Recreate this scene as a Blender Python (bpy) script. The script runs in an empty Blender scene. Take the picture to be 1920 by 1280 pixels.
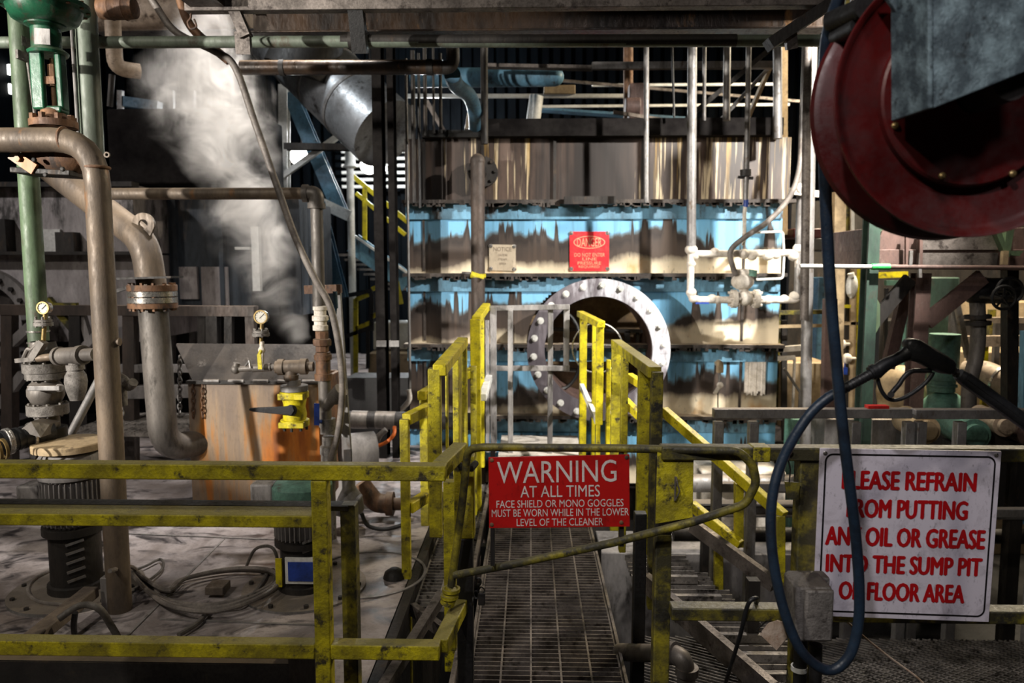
import bpy, bmesh, math, random
from mathutils import Vector, Matrix, Euler, Quaternion
from math import pi, sin, cos, atan, sqrt
random.seed(7)
SC = bpy.context.scene
COL = SC.collection
# ------------------------------------------------------------------ camera, world, lights, exposure
F = 1400.0
CAM = Vector((0, 0, 1.58))
ROT = Euler((pi/2 - atan(135/F), 0, atan(35/F)))
RM = ROT.to_matrix()
cd = bpy.data.cameras.new('camera'); cam = bpy.data.objects.new('camera', cd); COL.objects.link(cam)
cam.location = CAM; cam.rotation_euler = ROT
cd.sensor_width = 36; cd.lens = 36*F/1920; cd.clip_start = .05; cd.clip_end = 100
cd.dof.use_dof = True; cd.dof.focus_distance = 2.6; cd.dof.aperture_fstop = 3.2
SC.camera = cam
W = bpy.data.worlds.new('world'); SC.world = W; W.use_nodes = True
W.node_tree.nodes['Background'].inputs[0].default_value = (.55, .68, 1, 1)
W.node_tree.nodes['Background'].inputs[1].default_value = .006
vs = SC.view_settings; vs.view_transform = 'Standard'; vs.look = 'None'; vs.exposure = 0; vs.gamma = 1
vs.use_curve_mapping = False
SC.cycles.volume_bounces = 1; SC.cycles.volume_step_rate = 1.0; SC.cycles.volume_max_steps = 128

def aim(o, to):
    o.rotation_euler = (Vector(to) - o.location).to_track_quat('-Z', 'Y').to_euler()
def lamp(name, kind, loc, to, power, col=(1, 1, 1), size=.4, spot=60, blend=.4):
    d = bpy.data.lights.new(name, kind); o = bpy.data.objects.new(name, d); COL.objects.link(o)
    o.location = loc; d.energy = power; d.color = col
    if kind == 'AREA': d.size = size
    else: d.shadow_soft_size = size
    if kind == 'SPOT': d.spot_size = math.radians(spot); d.spot_blend = blend
    if kind != 'POINT': aim(o, to)
    return o
KEYC = (1, .94, .86)
lamp('left_flood', 'SPOT', (-6.2, -1.4, 2.75), (.2, 6.6, 1.55), 3600, KEYC, .07, 27, .35)
lamp('casing_flood', 'SPOT', (3.0, 3.6, 3.7), (.75, 6.6, 1.1), 1650, (1, .95, .88), .06, 62, .6)
lamp('walkway_flood', 'SPOT', (-2.6, -.6, 4.6), (-.5, 3.2, .6), 290, (1, .92, .8), .10, 75, .6)
lamp('sign_fill', 'SPOT', (-.5, -.3, 3.3), (1.0, 1.8, 1.2), 140, (1, .95, .97), .06, 60, .6)  # added fill spot that brightens the white sign and the reel
lamp('overhead_lamp', 'AREA', (1.0, -1.3, 4.2), (1.0, 2.2, .8), 19, (1, .93, .92), .4)
lamp('tank_flood', 'SPOT', (-4.4, 2.0, 3.7), (-2.0, 5.2, .7), 125, (1, .9, .78), .10, 75, .6)
lamp('steam_fill', 'SPOT', (-1.55, 5.35, 5.2), (-2.05, 5.4, 1.6), 1150, (1, .95, .9), .12, 44, .7)  # added unseen spot above the frame, lights up the steam
lamp('aisle_flood', 'POINT', (-1.75, 11.6, 3.6), None, 420, (.93, .97, 1), .12)
lamp('aisle_flood', 'POINT', (-1.2, 9.3, 3.4), None, 60, (.95, .98, 1), .1)
lamp('bay_lamp', 'AREA', (4.0, 7.4, 4.6), (4.0, 8.0, 0), 620, (1, .85, .62), .6)
lamp('bay_lamp', 'SPOT', (2.6, 4.7, 3.4), (3.3, 6.6, .6), 175, (1, .9, .75), .10, 90, .5)
lamp('pit_fill', 'SPOT', (1.1, 4.7, 2.5), (1.6, 3.2, -.55), 120, (1, .93, .88), .06, 90, .6)  # added fill spot without a fitting, brightens the lower grating
lamp('duct_fill', 'SPOT', (-2.9, 6.2, 4.6), (-1.9, 7.6, 3.1), 110, (.9, .96, 1), .1, 60, .6)  # added fill spot that lifts the silver duct out of the dark
lamp('left_casing_fill', 'SPOT', (-5.6, 3.6, 4.4), (-3.7, 6.3, 2.1), 260, (1, .95, .93), .08, 70, .6)  # added fill spot for the pale casing that other lights miss
lamp('roof_lamp', 'AREA', (.8, 10.5, 4.3), (.6, 9.4, 5.0), 35, (.85, .94, 1), .8)

def V(px, py, Y):
    d = RM @ Vector(((px-960)/F, (640-py)/F, -1)); return CAM + d*(Y/d.y)
def VZ(px, py, z):
    d = RM @ Vector(((px-960)/F, (640-py)/F, -1)); return CAM + d*((z-CAM.z)/d.z)
def S(px, Y): return px*Y/F
def up(px, py, Y, y0, y1):
    x = V(px, py, Y).x
    return [Vector((x, Y, V(px, y0, Y).z)), Vector((x, Y, V(px, y1, Y).z))]
def lin(r, g, b):
    return tuple((c/255/12.92 if c/255 <= .04045 else ((c/255+.055)/1.055)**2.4) for c in (r, g, b))

# ------------------------------------------------------------------ mesh builder
def frame_of(d, upv=(0, 0, 1)):
    d = Vector(d).normalized(); u = Vector(upv)
    if abs(d.dot(u)) > .98: u = Vector((0, 1, 0))
    x = d.cross(u).normalized(); y = x.cross(d).normalized()
    return x, y, d
class MB:
    def __init__(s): s.v = []; s.f = []
    def add(s, vs_, fs):
        n = len(s.v); s.v += [Vector(a) for a in vs_]; s.f += [tuple(i+n for i in q) for q in fs]; return s
    def loft(s, rings, cap=True, closed=False):
        n = len(rings[0]); vs_ = [p for r in rings for p in r]; fs = []
        m = len(rings)
        for i in range(m if closed else m-1):
            a = i*n; b = ((i+1) % m)*n
            for j in range(n):
                k = (j+1) % n; fs.append((a+j, a+k, b+k, b+j))
        if cap and not closed:
            fs.append(tuple(reversed(range(n)))); fs.append(tuple(range((m-1)*n, m*n)))
        return s.add(vs_, fs)
    def box(s, c, size, R=None):
        c = Vector(c); hx, hy, hz = [a/2 for a in size]; vs_ = []
        for z in (-hz, hz):
            for x, y in ((-hx, -hy), (hx, -hy), (hx, hy), (-hx, hy)):
                p = Vector((x, y, z)); vs_.append(c + (R @ p if R else p))
        return s.add(vs_, [(3, 2, 1, 0), (4, 5, 6, 7), (0, 1, 5, 4), (1, 2, 6, 5), (2, 3, 7, 6), (3, 0, 4, 7)])
    def span(s, a, b):
        a = Vector(a); b = Vector(b)
        return s.box((a+b)/2, [abs(b[i]-a[i]) for i in range(3)])
    def bar(s, p0, p1, w, h, upv=(0, 0, 1)):
        p0 = Vector(p0); p1 = Vector(p1); x, y, d = frame_of(p1-p0, upv)
        return s.loft([[p + x*(a*w/2) + y*(b*h/2) for a, b in ((-1, -1), (1, -1), (1, 1), (-1, 1))] for p in (p0, p1)])
    def prof(s, p0, p1, pts, upv=(0, 0, 1)):
        p0 = Vector(p0); p1 = Vector(p1); x, y, d = frame_of(p1-p0, upv)
        return s.loft([[p + x*a + y*b for a, b in pts] for p in (p0, p1)])
    def ibeam(s, p0, p1, w, h, t=.012, upv=(0, 0, 1)):
        a, b, u = w/2, h/2, t/2
        return s.prof(p0, p1, [(-a, -b), (a, -b), (a, -b+t), (u, -b+t), (u, b-t), (a, b-t), (a, b), (-a, b), (-a, b-t), (-u, b-t), (-u, -b+t), (-a, -b+t)], upv)
    def chan(s, p0, p1, w, h, t=.01, upv=(0, 0, 1)):
        return s.prof(p0, p1, [(0, 0), (w, 0), (w, t), (t, t), (t, h-t), (w, h-t), (w, h), (0, h)], upv)
    def angle(s, p0, p1, w, h, t=.008, upv=(0, 0, 1)):
        return s.prof(p0, p1, [(0, 0), (w, 0), (w, t), (t, t), (t, h), (0, h)], upv)
    def cyl(s, p0, p1, r, r1=None, n=24):
        p0 = Vector(p0); p1 = Vector(p1); x, y, d = frame_of(p1-p0); r1 = r if r1 is None else r1
        return s.loft([[p + (x*cos(2*pi*i/n) + y*sin(2*pi*i/n))*q for i in range(n)] for p, q in ((p0, r), (p1, r1))])
    def lathe(s, c, axis, pr, n=28, cap=True, closed=False):
        c = Vector(c); x, y, d = frame_of(axis)
        return s.loft([[c + d*h + (x*cos(2*pi*i/n) + y*sin(2*pi*i/n))*r for i in range(n)] for r, h in pr], cap, closed)
    def ring(s, c, axis, ri, ro, h, n=36):
        return s.lathe(c, axis, [(ri, 0), (ro, 0), (ro, h), (ri, h)], n, closed=True)
    def tube(s, pts, r, n=12, fil=0, cap=True, closed=False, rs=None):
        pts = [Vector(p) for p in pts]
        if fil: pts = fillet(pts, fil)
        m = len(pts); rings = []; u = None
        for i, p in enumerate(pts):
            if closed: t = pts[(i+1) % m]-pts[i-1]
            else: t = (pts[min(i+1, m-1)]-pts[max(i-1, 0)])
            t = t.normalized()
            if u is None: u = frame_of(t)[0]
            u = (u - t*u.dot(t)); u = u.normalized() if u.length > 1e-6 else frame_of(t)[0]
            w = t.cross(u); k = 1.0
            if 0 < i < m-1:
                a = (pts[i]-pts[i-1]).normalized(); b = (pts[i+1]-pts[i]).normalized()
                k = 1/max(.5, sqrt(max(.01, (1+a.dot(b))/2)))
            q = rs[i] if rs else r
            rings.append([p + (u*cos(2*pi*j/n) + w*sin(2*pi*j/n))*q*min(k, 1.4) for j in range(n)])
        return s.loft(rings, cap, closed)
    def poly(s, pts, ext):
        ext = Vector(ext); n = len(pts); a = [Vector(p) for p in pts]
        return s.loft([a, [p+ext for p in a]])
    def ball(s, c, r, n=12, sq=(1, 1, 1)):
        c = Vector(c); rings = []
        for i in range(1, n//2+2):
            t = pi*(i-.5)/(n//2+1); rings.append([c + Vector((cos(2*pi*j/n)*sin(t)*r*sq[0], sin(2*pi*j/n)*sin(t)*r*sq[1], -cos(t)*r*sq[2])) for j in range(n)])
        return s.loft(rings)
    def bolts(s, c, axis, R, r, h, n, off=0):
        c = Vector(c); x, y, d = frame_of(axis)
        for i in range(n):
            a = off+2*pi*i/n; p = c + (x*cos(a)+y*sin(a))*R
            s.cyl(p, p+d*h, r, n=6)
        return s
def fillet(pts, r, k=6):
    out = [pts[0]]
    for i in range(1, len(pts)-1):
        p = pts[i]; a = (pts[i-1]-p); b = (pts[i+1]-p)
        la, lb = a.length, b.length; a.normalize(); b.normalize()
        dot = max(-1, min(1, a.dot(b))); ang = math.acos(dot)
        if ang > pi-.02: out.append(p); continue
        t = min(r/math.tan(ang/2), la*.49, lb*.49)
        p0 = p+a*t; p1 = p+b*t
        for j in range(k+1):
            q = j/k; out.append(p0*(1-q)**2 + p*2*q*(1-q) + p1*q*q)
    out.append(pts[-1]); return out
def smooth(pts, k=8, closed=False):
    pts = [Vector(p) for p in pts]; m = len(pts); out = []
    for i in range(m if closed else m-1):
        if closed: a, b, c, d = pts[i-1], pts[i], pts[(i+1) % m], pts[(i+2) % m]
        else: a, b, c, d = pts[max(i-1, 0)], pts[i], pts[i+1], pts[min(i+2, m-1)]
        for j in range(k):
            t = j/k
            out.append(.5*((2*b) + (c-a)*t + (2*a-5*b+4*c-d)*t*t + (3*b-a-3*c+d)*t**3))
    if not closed: out.append(pts[-1])
    return out

def tag(o, label=None, cat=None, group=None, kind=None):
    if label: o['label'] = label
    if cat: o['category'] = cat
    if group: o['group'] = group
    if kind: o['kind'] = kind
    return o
def T(name, label, cat, loc, group=None, kind=None):
    o = bpy.data.objects.new(name, None); COL.objects.link(o); o.location = loc; o.empty_display_size = .1
    return tag(o, label, cat, group, kind)
LAST = [None]
def root_loc(o):
    l = Vector((0, 0, 0))
    while o: l += Vector(o.location); o = o.parent
    return l
def O(mb, name, mat, parent=None, label=None, cat=None, group=None, kind=None, bevel=0, ang=38):
    vs_ = mb.v
    if parent: org = root_loc(parent)
    else:
        lo = [min(v[i] for v in vs_) for i in range(3)]; hi = [max(v[i] for v in vs_) for i in range(3)]
        org = Vector(((lo[0]+hi[0])/2, (lo[1]+hi[1])/2, lo[2]))
    me = bpy.data.meshes.new(name)
    me.from_pydata([v-org for v in vs_], [], mb.f); me.materials.append(mat)
    bm = bmesh.new(); bm.from_mesh(me); bmesh.ops.recalc_face_normals(bm, faces=bm.faces); bm.to_mesh(me); bm.free()
    me.polygons.foreach_set('use_smooth', [True]*len(me.polygons)); me.set_sharp_from_angle(angle=math.radians(ang))
    o = bpy.data.objects.new(name, me); COL.objects.link(o); LAST[0] = o
    if parent: o.parent = parent
    else: o.location = org
    if bevel:
        m = o.modifiers.new('bevel', 'BEVEL'); m.width = bevel; m.segments = 2; m.limit_method = 'ANGLE'; m.angle_limit = math.radians(45)
    return tag(o, label, cat, group, kind)
def dup(o, off, label=None, parent=None):
    c = o.copy(); COL.objects.link(c)
    if parent: c.parent = parent
    else: c.location = Vector(o.location)+Vector(off)
    if label: c['label'] = label
    for ch in list(o.children): dup(ch, (0, 0, 0), None, c)
    return c

# ------------------------------------------------------------------ materials
def nd(nt, typ, **kw):
    n = nt.nodes.new(typ)
    for k, v in kw.items():
        if isinstance(k, str) and hasattr(n, k): setattr(n, k, v)
    return n
def ramp(nt, fac, stops, interp='LINEAR'):
    r = nt.nodes.new('ShaderNodeValToRGB'); r.color_ramp.interpolation = interp
    e = r.color_ramp.elements
    while len(e) < len(stops): e.new(.5)
    for el, (p, c) in zip(e, stops):
        el.position = p; el.color = (c, c, c, 1) if not hasattr(c, '__len__') else (*c[:3], 1)
    if fac is not None: nt.links.new(fac, r.inputs[0])
    return r.outputs[0]
def mixc(nt, fac, a, b):
    m = nt.nodes.new('ShaderNodeMix'); m.data_type = 'RGBA'
    for sock, val in ((m.inputs[0], fac), (m.inputs[6], a), (m.inputs[7], b)):
        if hasattr(val, 'links'): nt.links.new(val, sock)
        elif hasattr(val, '__len__'): sock.default_value = (*val[:3], 1)
        else: sock.default_value = val
    return m.outputs[2]
def mth(nt, op, a, b=0.0, c=None, clamp=False):
    m = nt.nodes.new('ShaderNodeMath'); m.operation = op; m.use_clamp = clamp
    for i, val in enumerate((a, b) if c is None else (a, b, c)):
        if hasattr(val, 'links'): nt.links.new(val, m.inputs[i])
        else: m.inputs[i].default_value = val
    return m.outputs[0]
def coords(nt, scale=(1, 1, 1), kind='Object', loc=(0, 0, 0)):
    t = nt.nodes.new('ShaderNodeTexCoord'); m = nt.nodes.new('ShaderNodeMapping')
    m.inputs['Scale'].default_value = scale; m.inputs['Location'].default_value = loc
    nt.links.new(t.outputs[kind], m.inputs[0]); return m.outputs[0]
def noise(nt, vec, scale, detail=5, rough=.6, dist=0):
    n = nt.nodes.new('ShaderNodeTexNoise'); n.inputs['Scale'].default_value = scale
    n.inputs['Detail'].default_value = detail; n.inputs['Roughness'].default_value = rough; n.inputs['Distortion'].default_value = dist
    nt.links.new(vec, n.inputs['Vector']); return n.outputs[0]
def newmat(name):
    m = bpy.data.materials.new(name); m.use_nodes = True; nt = m.node_tree
    b = nt.nodes['Principled BSDF']; return m, nt, b
def bumpit(nt, b, h, strength, dist=.004):
    n = nt.nodes.new('ShaderNodeBump'); n.inputs['Strength'].default_value = strength; n.inputs['Distance'].default_value = dist
    nt.links.new(h, n.inputs['Height']); nt.links.new(n.outputs[0], b.inputs['Normal'])
def mat(name, base, dirt, amt=.45, scale=5, rough=.6, metal=0, bump=.3, rust=None, ramt=.3, streak=1, dust=None, soft=.12):
    m, nt, b = newmat(name)
    vec = coords(nt, (1, 1, 1/streak if streak > 1 else 1))
    n1 = noise(nt, vec, scale, 7, .62)
    e = .5+(.5-amt)*.5
    col = mixc(nt, ramp(nt, n1, [(e-soft, 0), (e+soft, 1)]), base, dirt)
    fine = noise(nt, vec, scale*9, 4, .7)
    col = mixc(nt, ramp(nt, fine, [(.45, 0), (.75, .45)]), col, tuple(c*.45 for c in dirt))
    if rust:
        n2 = noise(nt, coords(nt, (1, 1, 1/streak if streak > 1 else 1), loc=(3.1, 1.7, .4)), scale*1.7, 8, .7)
        e2 = .5+(.5-ramt)*.5
        col = mixc(nt, ramp(nt, n2, [(e2-.04, 0), (e2+.06, 1)]), col, rust)
    if dust:
        g = nt.nodes.new('ShaderNodeNewGeometry'); sx = nt.nodes.new('ShaderNodeSeparateXYZ'); nt.links.new(g.outputs['Normal'], sx.inputs[0])
        dn = mth(nt, 'MULTIPLY', ramp(nt, sx.outputs[2], [(.55, 0), (.9, 1)]), ramp(nt, n1, [(.3, .95), (.7, .55)]))
        col = mixc(nt, dn, col, dust)
    nt.links.new(col, b.inputs['Base Color'])
    nt.links.new(ramp(nt, fine, [(.3, max(0, rough-.12)), (.7, min(1, rough+.18))]), b.inputs['Roughness'])
    b.inputs['Metallic'].default_value = metal
    if bump: bumpit(nt, b, fine, bump)
    return m
def emit(name, col, power):
    m, nt, b = newmat(name); b.inputs['Base Color'].default_value = (*col, 1)
    b.inputs['Emission Color'].default_value = (*col, 1); b.inputs['Emission Strength'].default_value = power; return m
DUST = (.16, .13, .095)
K = {}
K['yellow'] = mat('worn_yellow_paint', (.66, .57, .010), (.26, .22, .012), .54, 11, .5, 0, .8, (.05, .042, .018), .33, dust=(.19, .165, .07))
K['yellow_dirty'] = mat('grimy_yellow_paint', (.33, .28, .014), (.04, .036, .016), .62, 9, .55, 0, .5, (.02, .018, .012), .4, dust=(.10, .09, .055))
K['yellow_bright'] = mat('yellow_paint', (.70, .59, .01), (.36, .30, .01), .42, 10, .45, 0, .5, (.07, .055, .02), .30)
K['grey_paint'] = mat('chipped_grey_paint', (.42, .40, .39), (.17, .16, .155), .5, 8, .6, 0, .4, (.05, .045, .04), .3, streak=4)
K['brown_pipe'] = mat('dusty_brown_pipe', (.20, .15, .105), (.10, .078, .06), .5, 5, .55, .25, .35, (.24, .12, .05), .22, 3, dust=(.25, .19, .13))
K['grey_pipe'] = mat('greasy_grey_pipe', (.20, .18, .16), (.09, .08, .072), .5, 6, .5, .3, .35, (.04, .035, .03), .3, 3, dust=(.2, .17, .14))
K['rust_pipe'] = mat('rusted_steel', (.26, .13, .06), (.10, .055, .035), .5, 6, .65, .2, .5, (.05, .035, .028), .35, 2, dust=(.22, .16, .11))
K['dark'] = mat('sooty_steel', (.035, .030, .026), (.014, .012, .011), .5, 6, .6, .2, .4, (.06, .04, .026), .28, 3)
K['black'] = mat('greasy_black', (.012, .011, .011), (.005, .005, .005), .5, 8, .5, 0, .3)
K['darkbrown'] = mat('oily_brown_steel', (.065, .038, .022), (.018, .013, .010), .55, 4, .35, .35, .5, (.22, .11, .035), .22, 3, dust=(.20, .13, .07))
K['green'] = mat('green_enamel', (.018, .13, .06), (.010, .055, .03), .5, 7, .35, 0, .25, (.07, .05, .035), .3, 2, dust=(.12, .16, .1))
K['green_pipe'] = mat('faded_green_paint', (.13, .20, .11), (.06, .085, .05), .5, 6, .5, 0, .3, (.07, .05, .035), .28, 3)
K['pale_green_pipe'] = mat('pale_green_paint', (.17, .21, .16), (.10, .115, .09), .5, 5, .5, 0, .3, (.09, .07, .05), .25, 3)
K['dark_green'] = mat('dark_green_paint', (.06, .11, .08), (.03, .05, .04), .5, 5, .5, 0, .3, (.06, .05, .04), .25, 2)
K['teal'] = mat('teal_paint', (.13, .29, .22), (.06, .12, .095), .5, 6, .55, 0, .3, (.05, .05, .04), .25)
K['white_crust'] = mat('white_scale_crust', (.80, .74, .66), (.52, .46, .38), .4, 14, .85, 0, .9, (.25, .17, .09), .2)
K['chrome'] = mat('bright_steel', (.62, .60, .57), (.35, .32, .28), .4, 9, .25, .85, .1)
K['galv'] = mat('galvanised_steel', (.30, .29, .28), (.16, .15, .145), .5, 7, .5, .45, .3, (.10, .07, .045), .25, 2, dust=(.24, .2, .16))
K['grate'] = mat('dirty_grating', (.22, .19, .17), (.10, .085, .075), .5, 9, .55, .4, .4, (.045, .035, .03), .35)
K['grate_dark'] = mat('dark_grating', (.36, .33, .30), (.17, .155, .14), .5, 9, .55, .4, .4, (.03, .025, .02), .35)
K['blue_steel'] = mat('blue_painted_steel', (.07, .17, .26), (.035, .08, .12), .45, 5, .5, 0, .3, (.03, .03, .03), .25)
K['light_blue'] = mat('light_blue_paint', (.16, .36, .52), (.07, .15, .21), .45, 4, .5, 0, .3, (.03, .025, .02), .35, 3)
K['soot_brown'] = mat('sooty_brown_steel', (.085, .06, .047), (.035, .027, .022), .5, 5, .6, .1, .4, (.16, .12, .09), .18, 3, dust=(.16, .12, .09))
K['silver'] = mat('silver_duct_jacket', (.46, .48, .50), (.20, .20, .20), .45, 3, .4, .6, .4, (.05, .045, .04), .3, 1)
K['white_steel'] = mat('whitish_steel', (.75, .75, .72), (.5, .5, .47), .4, 5, .5, 0, .2)
K['tan'] = mat('tan_enamel', (.48, .36, .21), (.30, .22, .13), .45, 4, .55, 0, .3, (.10, .07, .04), .25)
K['tan_insulation'] = mat('stained_tan_jacket', (.55, .43, .32), (.33, .25, .18), .45, 5, .6, 0, .4, (.08, .05, .03), .3)
K['maroon'] = mat('brown_painted_steel', (.15, .09, .075), (.08, .05, .042), .45, 6, .6, .1, .3, (.25, .20, .17), .2, 2)
K['grey_body'] = mat('mottled_grey_casing', (.30, .28, .27), (.14, .13, .125), .5, 4, .6, .1, .35, (.05, .045, .04), .3, 3)
K['rubber'] = mat('black_rubber', (.014, .015, .017), (.006, .006, .007), .4, 12, .45, 0, .25)
K['blue_hose'] = mat('blue_black_hose', (.018, .036, .064), (.011, .018, .031), .45, 14, .38, 0, .25, (.04, .045, .05), .16)
K['cable'] = mat('dusty_cable', (.15, .135, .12), (.07, .063, .056), .5, 10, .6, 0, .3)
K['cable_light'] = mat('pale_dusty_hose', (.25, .22, .195), (.12, .105, .095), .5, 12, .55, .1, .3)
K['red_reel'] = mat('dark_red_enamel', (.085, .005, .005), (.042, .003, .003), .45, 3, .42, 0, .15, (.02, .004, .004), .25, dust=(.08, .02, .016))
K['bracket'] = mat('mottled_blue_grey_paint', (.20, .28, .31), (.05, .075, .09), .55, 26, .42, .2, .7, (.02, .03, .036), .3)
K['orange'] = mat('orange_cable', (.75, .16, .02), (.45, .09, .01), .35, 9, .45, 0, .2)
K['red'] = mat('red_plastic', (.6, .02, .015), (.3, .01, .01), .35, 9, .45, 0, .2)
K['blue'] = mat('blue_plastic', (.02, .06, .35), (.01, .03, .15), .35, 9, .45, 0, .2)
K['lime'] = mat('green_tape', (.05, .55, .12), (.03, .3, .06), .35, 9, .45, 0, .2)
K['gauge_face'] = mat('gauge_dial', (.62, .60, .52), (.45, .43, .37), .35, 30, .4, 0, 0)
K['tape_yellow'] = K['yellow_bright']
K['brass'] = mat('brass', (.35, .25, .10), (.2, .14, .06), .4, 9, .4, .7, .2)
K['wood'] = mat('dusty_timber', (.19, .15, .115), (.09, .07, .055), .5, 6, .7, 0, .5, streak=1)
K['paper'] = mat('soiled_paper_tag', (.62, .50, .40), (.40, .27, .18), .4, 18, .8, 0, .3, (.35, .12, .05), .25)
K['galv_box'] = mat('cast_grey_box', (.26, .24, .22), (.12, .11, .10), .5, 16, .6, .3, .7, (.06, .05, .045), .3, dust=(.10, .085, .065))
# ------------------------------------------------------------------ special materials
def mat_panel():
    m, nt, b = newmat('sooted_blue_panel')
    g = nt.nodes.new('ShaderNodeTexCoord'); s = nt.nodes.new('ShaderNodeSeparateXYZ'); nt.links.new(g.outputs['Generated'], s.inputs[0])
    oi = nt.nodes.new('ShaderNodeObjectInfo')
    def vec(scale, k):
        mp = nt.nodes.new('ShaderNodeMapping'); mp.inputs['Scale'].default_value = scale
        nt.links.new(g.outputs['Object'], mp.inputs[0])
        ad = nt.nodes.new('ShaderNodeVectorMath'); ad.operation = 'ADD'; nt.links.new(mp.outputs[0], ad.inputs[0])
        cm = nt.nodes.new('ShaderNodeCombineXYZ'); nt.links.new(mth(nt, 'MULTIPLY', oi.outputs['Random'], k), cm.inputs[0]); nt.links.new(cm.outputs[0], ad.inputs[1])
        return ad.outputs[0]
    big = noise(nt, vec((1, .1, .25), 20), 1.5, 4, .55)
    fin = noise(nt, vec((1, 1, .7), 20), 9, 6, .65)
    drip = noise(nt, vec((1, .1, .05), 20), 9, 3, .55)
    t = mth(nt, 'ADD', s.outputs[2], mth(nt, 'MULTIPLY', mth(nt, 'SUBTRACT', big, .5), 1.35))
    t = mth(nt, 'ADD', t, mth(nt, 'MULTIPLY', mth(nt, 'SUBTRACT', fin, .5), .14))
    t = mth(nt, 'SUBTRACT', t, mth(nt, 'MULTIPLY', ramp(nt, drip, [(.53, 0), (.66, 1)]), .42))
    col = ramp(nt, t, [(0, lin(80, 67, 58)), (.25, lin(68, 58, 52)), (.34, lin(44, 37, 34)), (.405, lin(54, 45, 40)), (.44, lin(92, 112, 122)), (.48, lin(118, 178, 214)), (1, lin(112, 180, 222))])
    col = mixc(nt, ramp(nt, noise(nt, vec((1, 1, .06), 61), 14, 4, .6), [(.50, 0), (.72, .55)]), col, lin(40, 33, 30))
    low = mth(nt, 'SUBTRACT', mth(nt, 'ADD', s.outputs[2], mth(nt, 'MULTIPLY', mth(nt, 'SUBTRACT', noise(nt, vec((1, .2, .4), 77), 2.4, 5, .6), .5), .55)), mth(nt, 'MULTIPLY_ADD', s.outputs[0], .30, -.12))
    col = mixc(nt, ramp(nt, low, [(-.02, 1), (.10, .75), (.20, 0)]), col, lin(226, 212, 184))
    ye = ramp(nt, noise(nt, vec((1, 1, .6), 33), 3.2, 4, .55), [(.56, 0), (.68, 1)])
    col = mixc(nt, mth(nt, 'MULTIPLY', mth(nt, 'MULTIPLY', ye, ramp(nt, low, [(.02, 1), (.17, 0)])), .75), col, lin(196, 140, 52))
    spk = ramp(nt, noise(nt, vec((1, 1, .4), 50), 26, 4, .7), [(.60, 0), (.72, 1)])
    col = mixc(nt, mth(nt, 'MULTIPLY', spk, .6), col, lin(40, 34, 31))
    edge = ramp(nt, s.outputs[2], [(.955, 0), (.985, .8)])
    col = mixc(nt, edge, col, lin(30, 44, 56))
    nt.links.new(col, b.inputs['Base Color']); b.inputs['Roughness'].default_value = .55
    bumpit(nt, b, fin, .25); return m
K['panel'] = mat_panel()
def mat_streaks(name):
    m, nt, b = newmat(name)
    a = noise(nt, coords(nt, (1, 1, .045)), 16, 5, .62); c = noise(nt, coords(nt, (1, .2, .12), loc=(4, 0, 2)), 2.6, 4, .6); k = noise(nt, coords(nt, (1, 1, .03), loc=(9, 1, 0)), 34, 3, .6)
    f = noise(nt, coords(nt, (1, 1, .3)), 30, 4, .7)
    g = nt.nodes.new('ShaderNodeTexCoord'); s = nt.nodes.new('ShaderNodeSeparateXYZ'); nt.links.new(g.outputs['Generated'], s.inputs[0])
    sel = ramp(nt, s.outputs[0], [(0, .30), (.18, .36), (.20, .56), (.33, .54), (.37, .12), (.59, .12), (.62, .55), (1, .60)])
    off = mth(nt, 'MULTIPLY', mth(nt, 'SUBTRACT', sel, .5), .45)
    col = mixc(nt, ramp(nt, mth(nt, 'ADD', c, off), [(.38, 0), (.62, 1)]), lin(32, 24, 20), lin(86, 70, 61))
    col = mixc(nt, ramp(nt, a, [(.46, 0), (.62, .85)]), col, lin(30, 23, 20))
    col = mixc(nt, ramp(nt, mth(nt, 'ADD', k, off), [(.565, 0), (.64, .9)]), col, lin(206, 188, 154))
    col = mixc(nt, mth(nt, 'MULTIPLY', ramp(nt, mth(nt, 'ADD', a, off), [(.60, 0), (.70, .8)]), ramp(nt, s.outputs[2], [(.3, .3), (1, 1)])), col, lin(176, 140, 70))
    col = mixc(nt, ramp(nt, f, [(.5, 0), (.8, .6)]), col, lin(36, 27, 23))
    nt.links.new(col, b.inputs['Base Color']); b.inputs['Roughness'].default_value = .5; bumpit(nt, b, a, .3); return m
K['hood'] = mat_streaks('streaked_soot_hood')
K['orange_tank'] = None
def mat_tank():
    m, nt, b = newmat('rust_streaked_tank_steel')
    a = noise(nt, coords(nt, (1, 1, .10)), 9, 6, .6); c = noise(nt, coords(nt, (1, 1, .5)), 3.0, 5, .6); f = noise(nt, coords(nt, (1, 1, .4)), 40, 4, .7)
    g = nt.nodes.new('ShaderNodeTexCoord'); s = nt.nodes.new('ShaderNodeSeparateXYZ'); nt.links.new(g.outputs['Generated'], s.inputs[0])
    t = mth(nt, 'ADD', a, mth(nt, 'MULTIPLY', mth(nt, 'SUBTRACT', s.outputs[0], .55), .22)); t = mth(nt, 'SUBTRACT', t, mth(nt, 'MULTIPLY', ramp(nt, s.outputs[2], [(.6, 0), (1, 1)]), .16))
    col = ramp(nt, t, [(.30, lin(128, 112, 98)), (.42, lin(150, 128, 104)), (.5, lin(172, 120, 66)), (.58, lin(190, 112, 36)), (.7, lin(150, 82, 28))])
    col = mixc(nt, ramp(nt, c, [(.5, 0), (.72, .7)]), col, lin(112, 98, 88)); col = mixc(nt, ramp(nt, f, [(.5, 0), (.8, .4)]), col, lin(70, 52, 38))
    nt.links.new(col, b.inputs['Base Color']); b.inputs['Roughness'].default_value = .5; b.inputs['Metallic'].default_value = .15; bumpit(nt, b, f, .2); return m
K['orange_tank'] = mat_tank()
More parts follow.
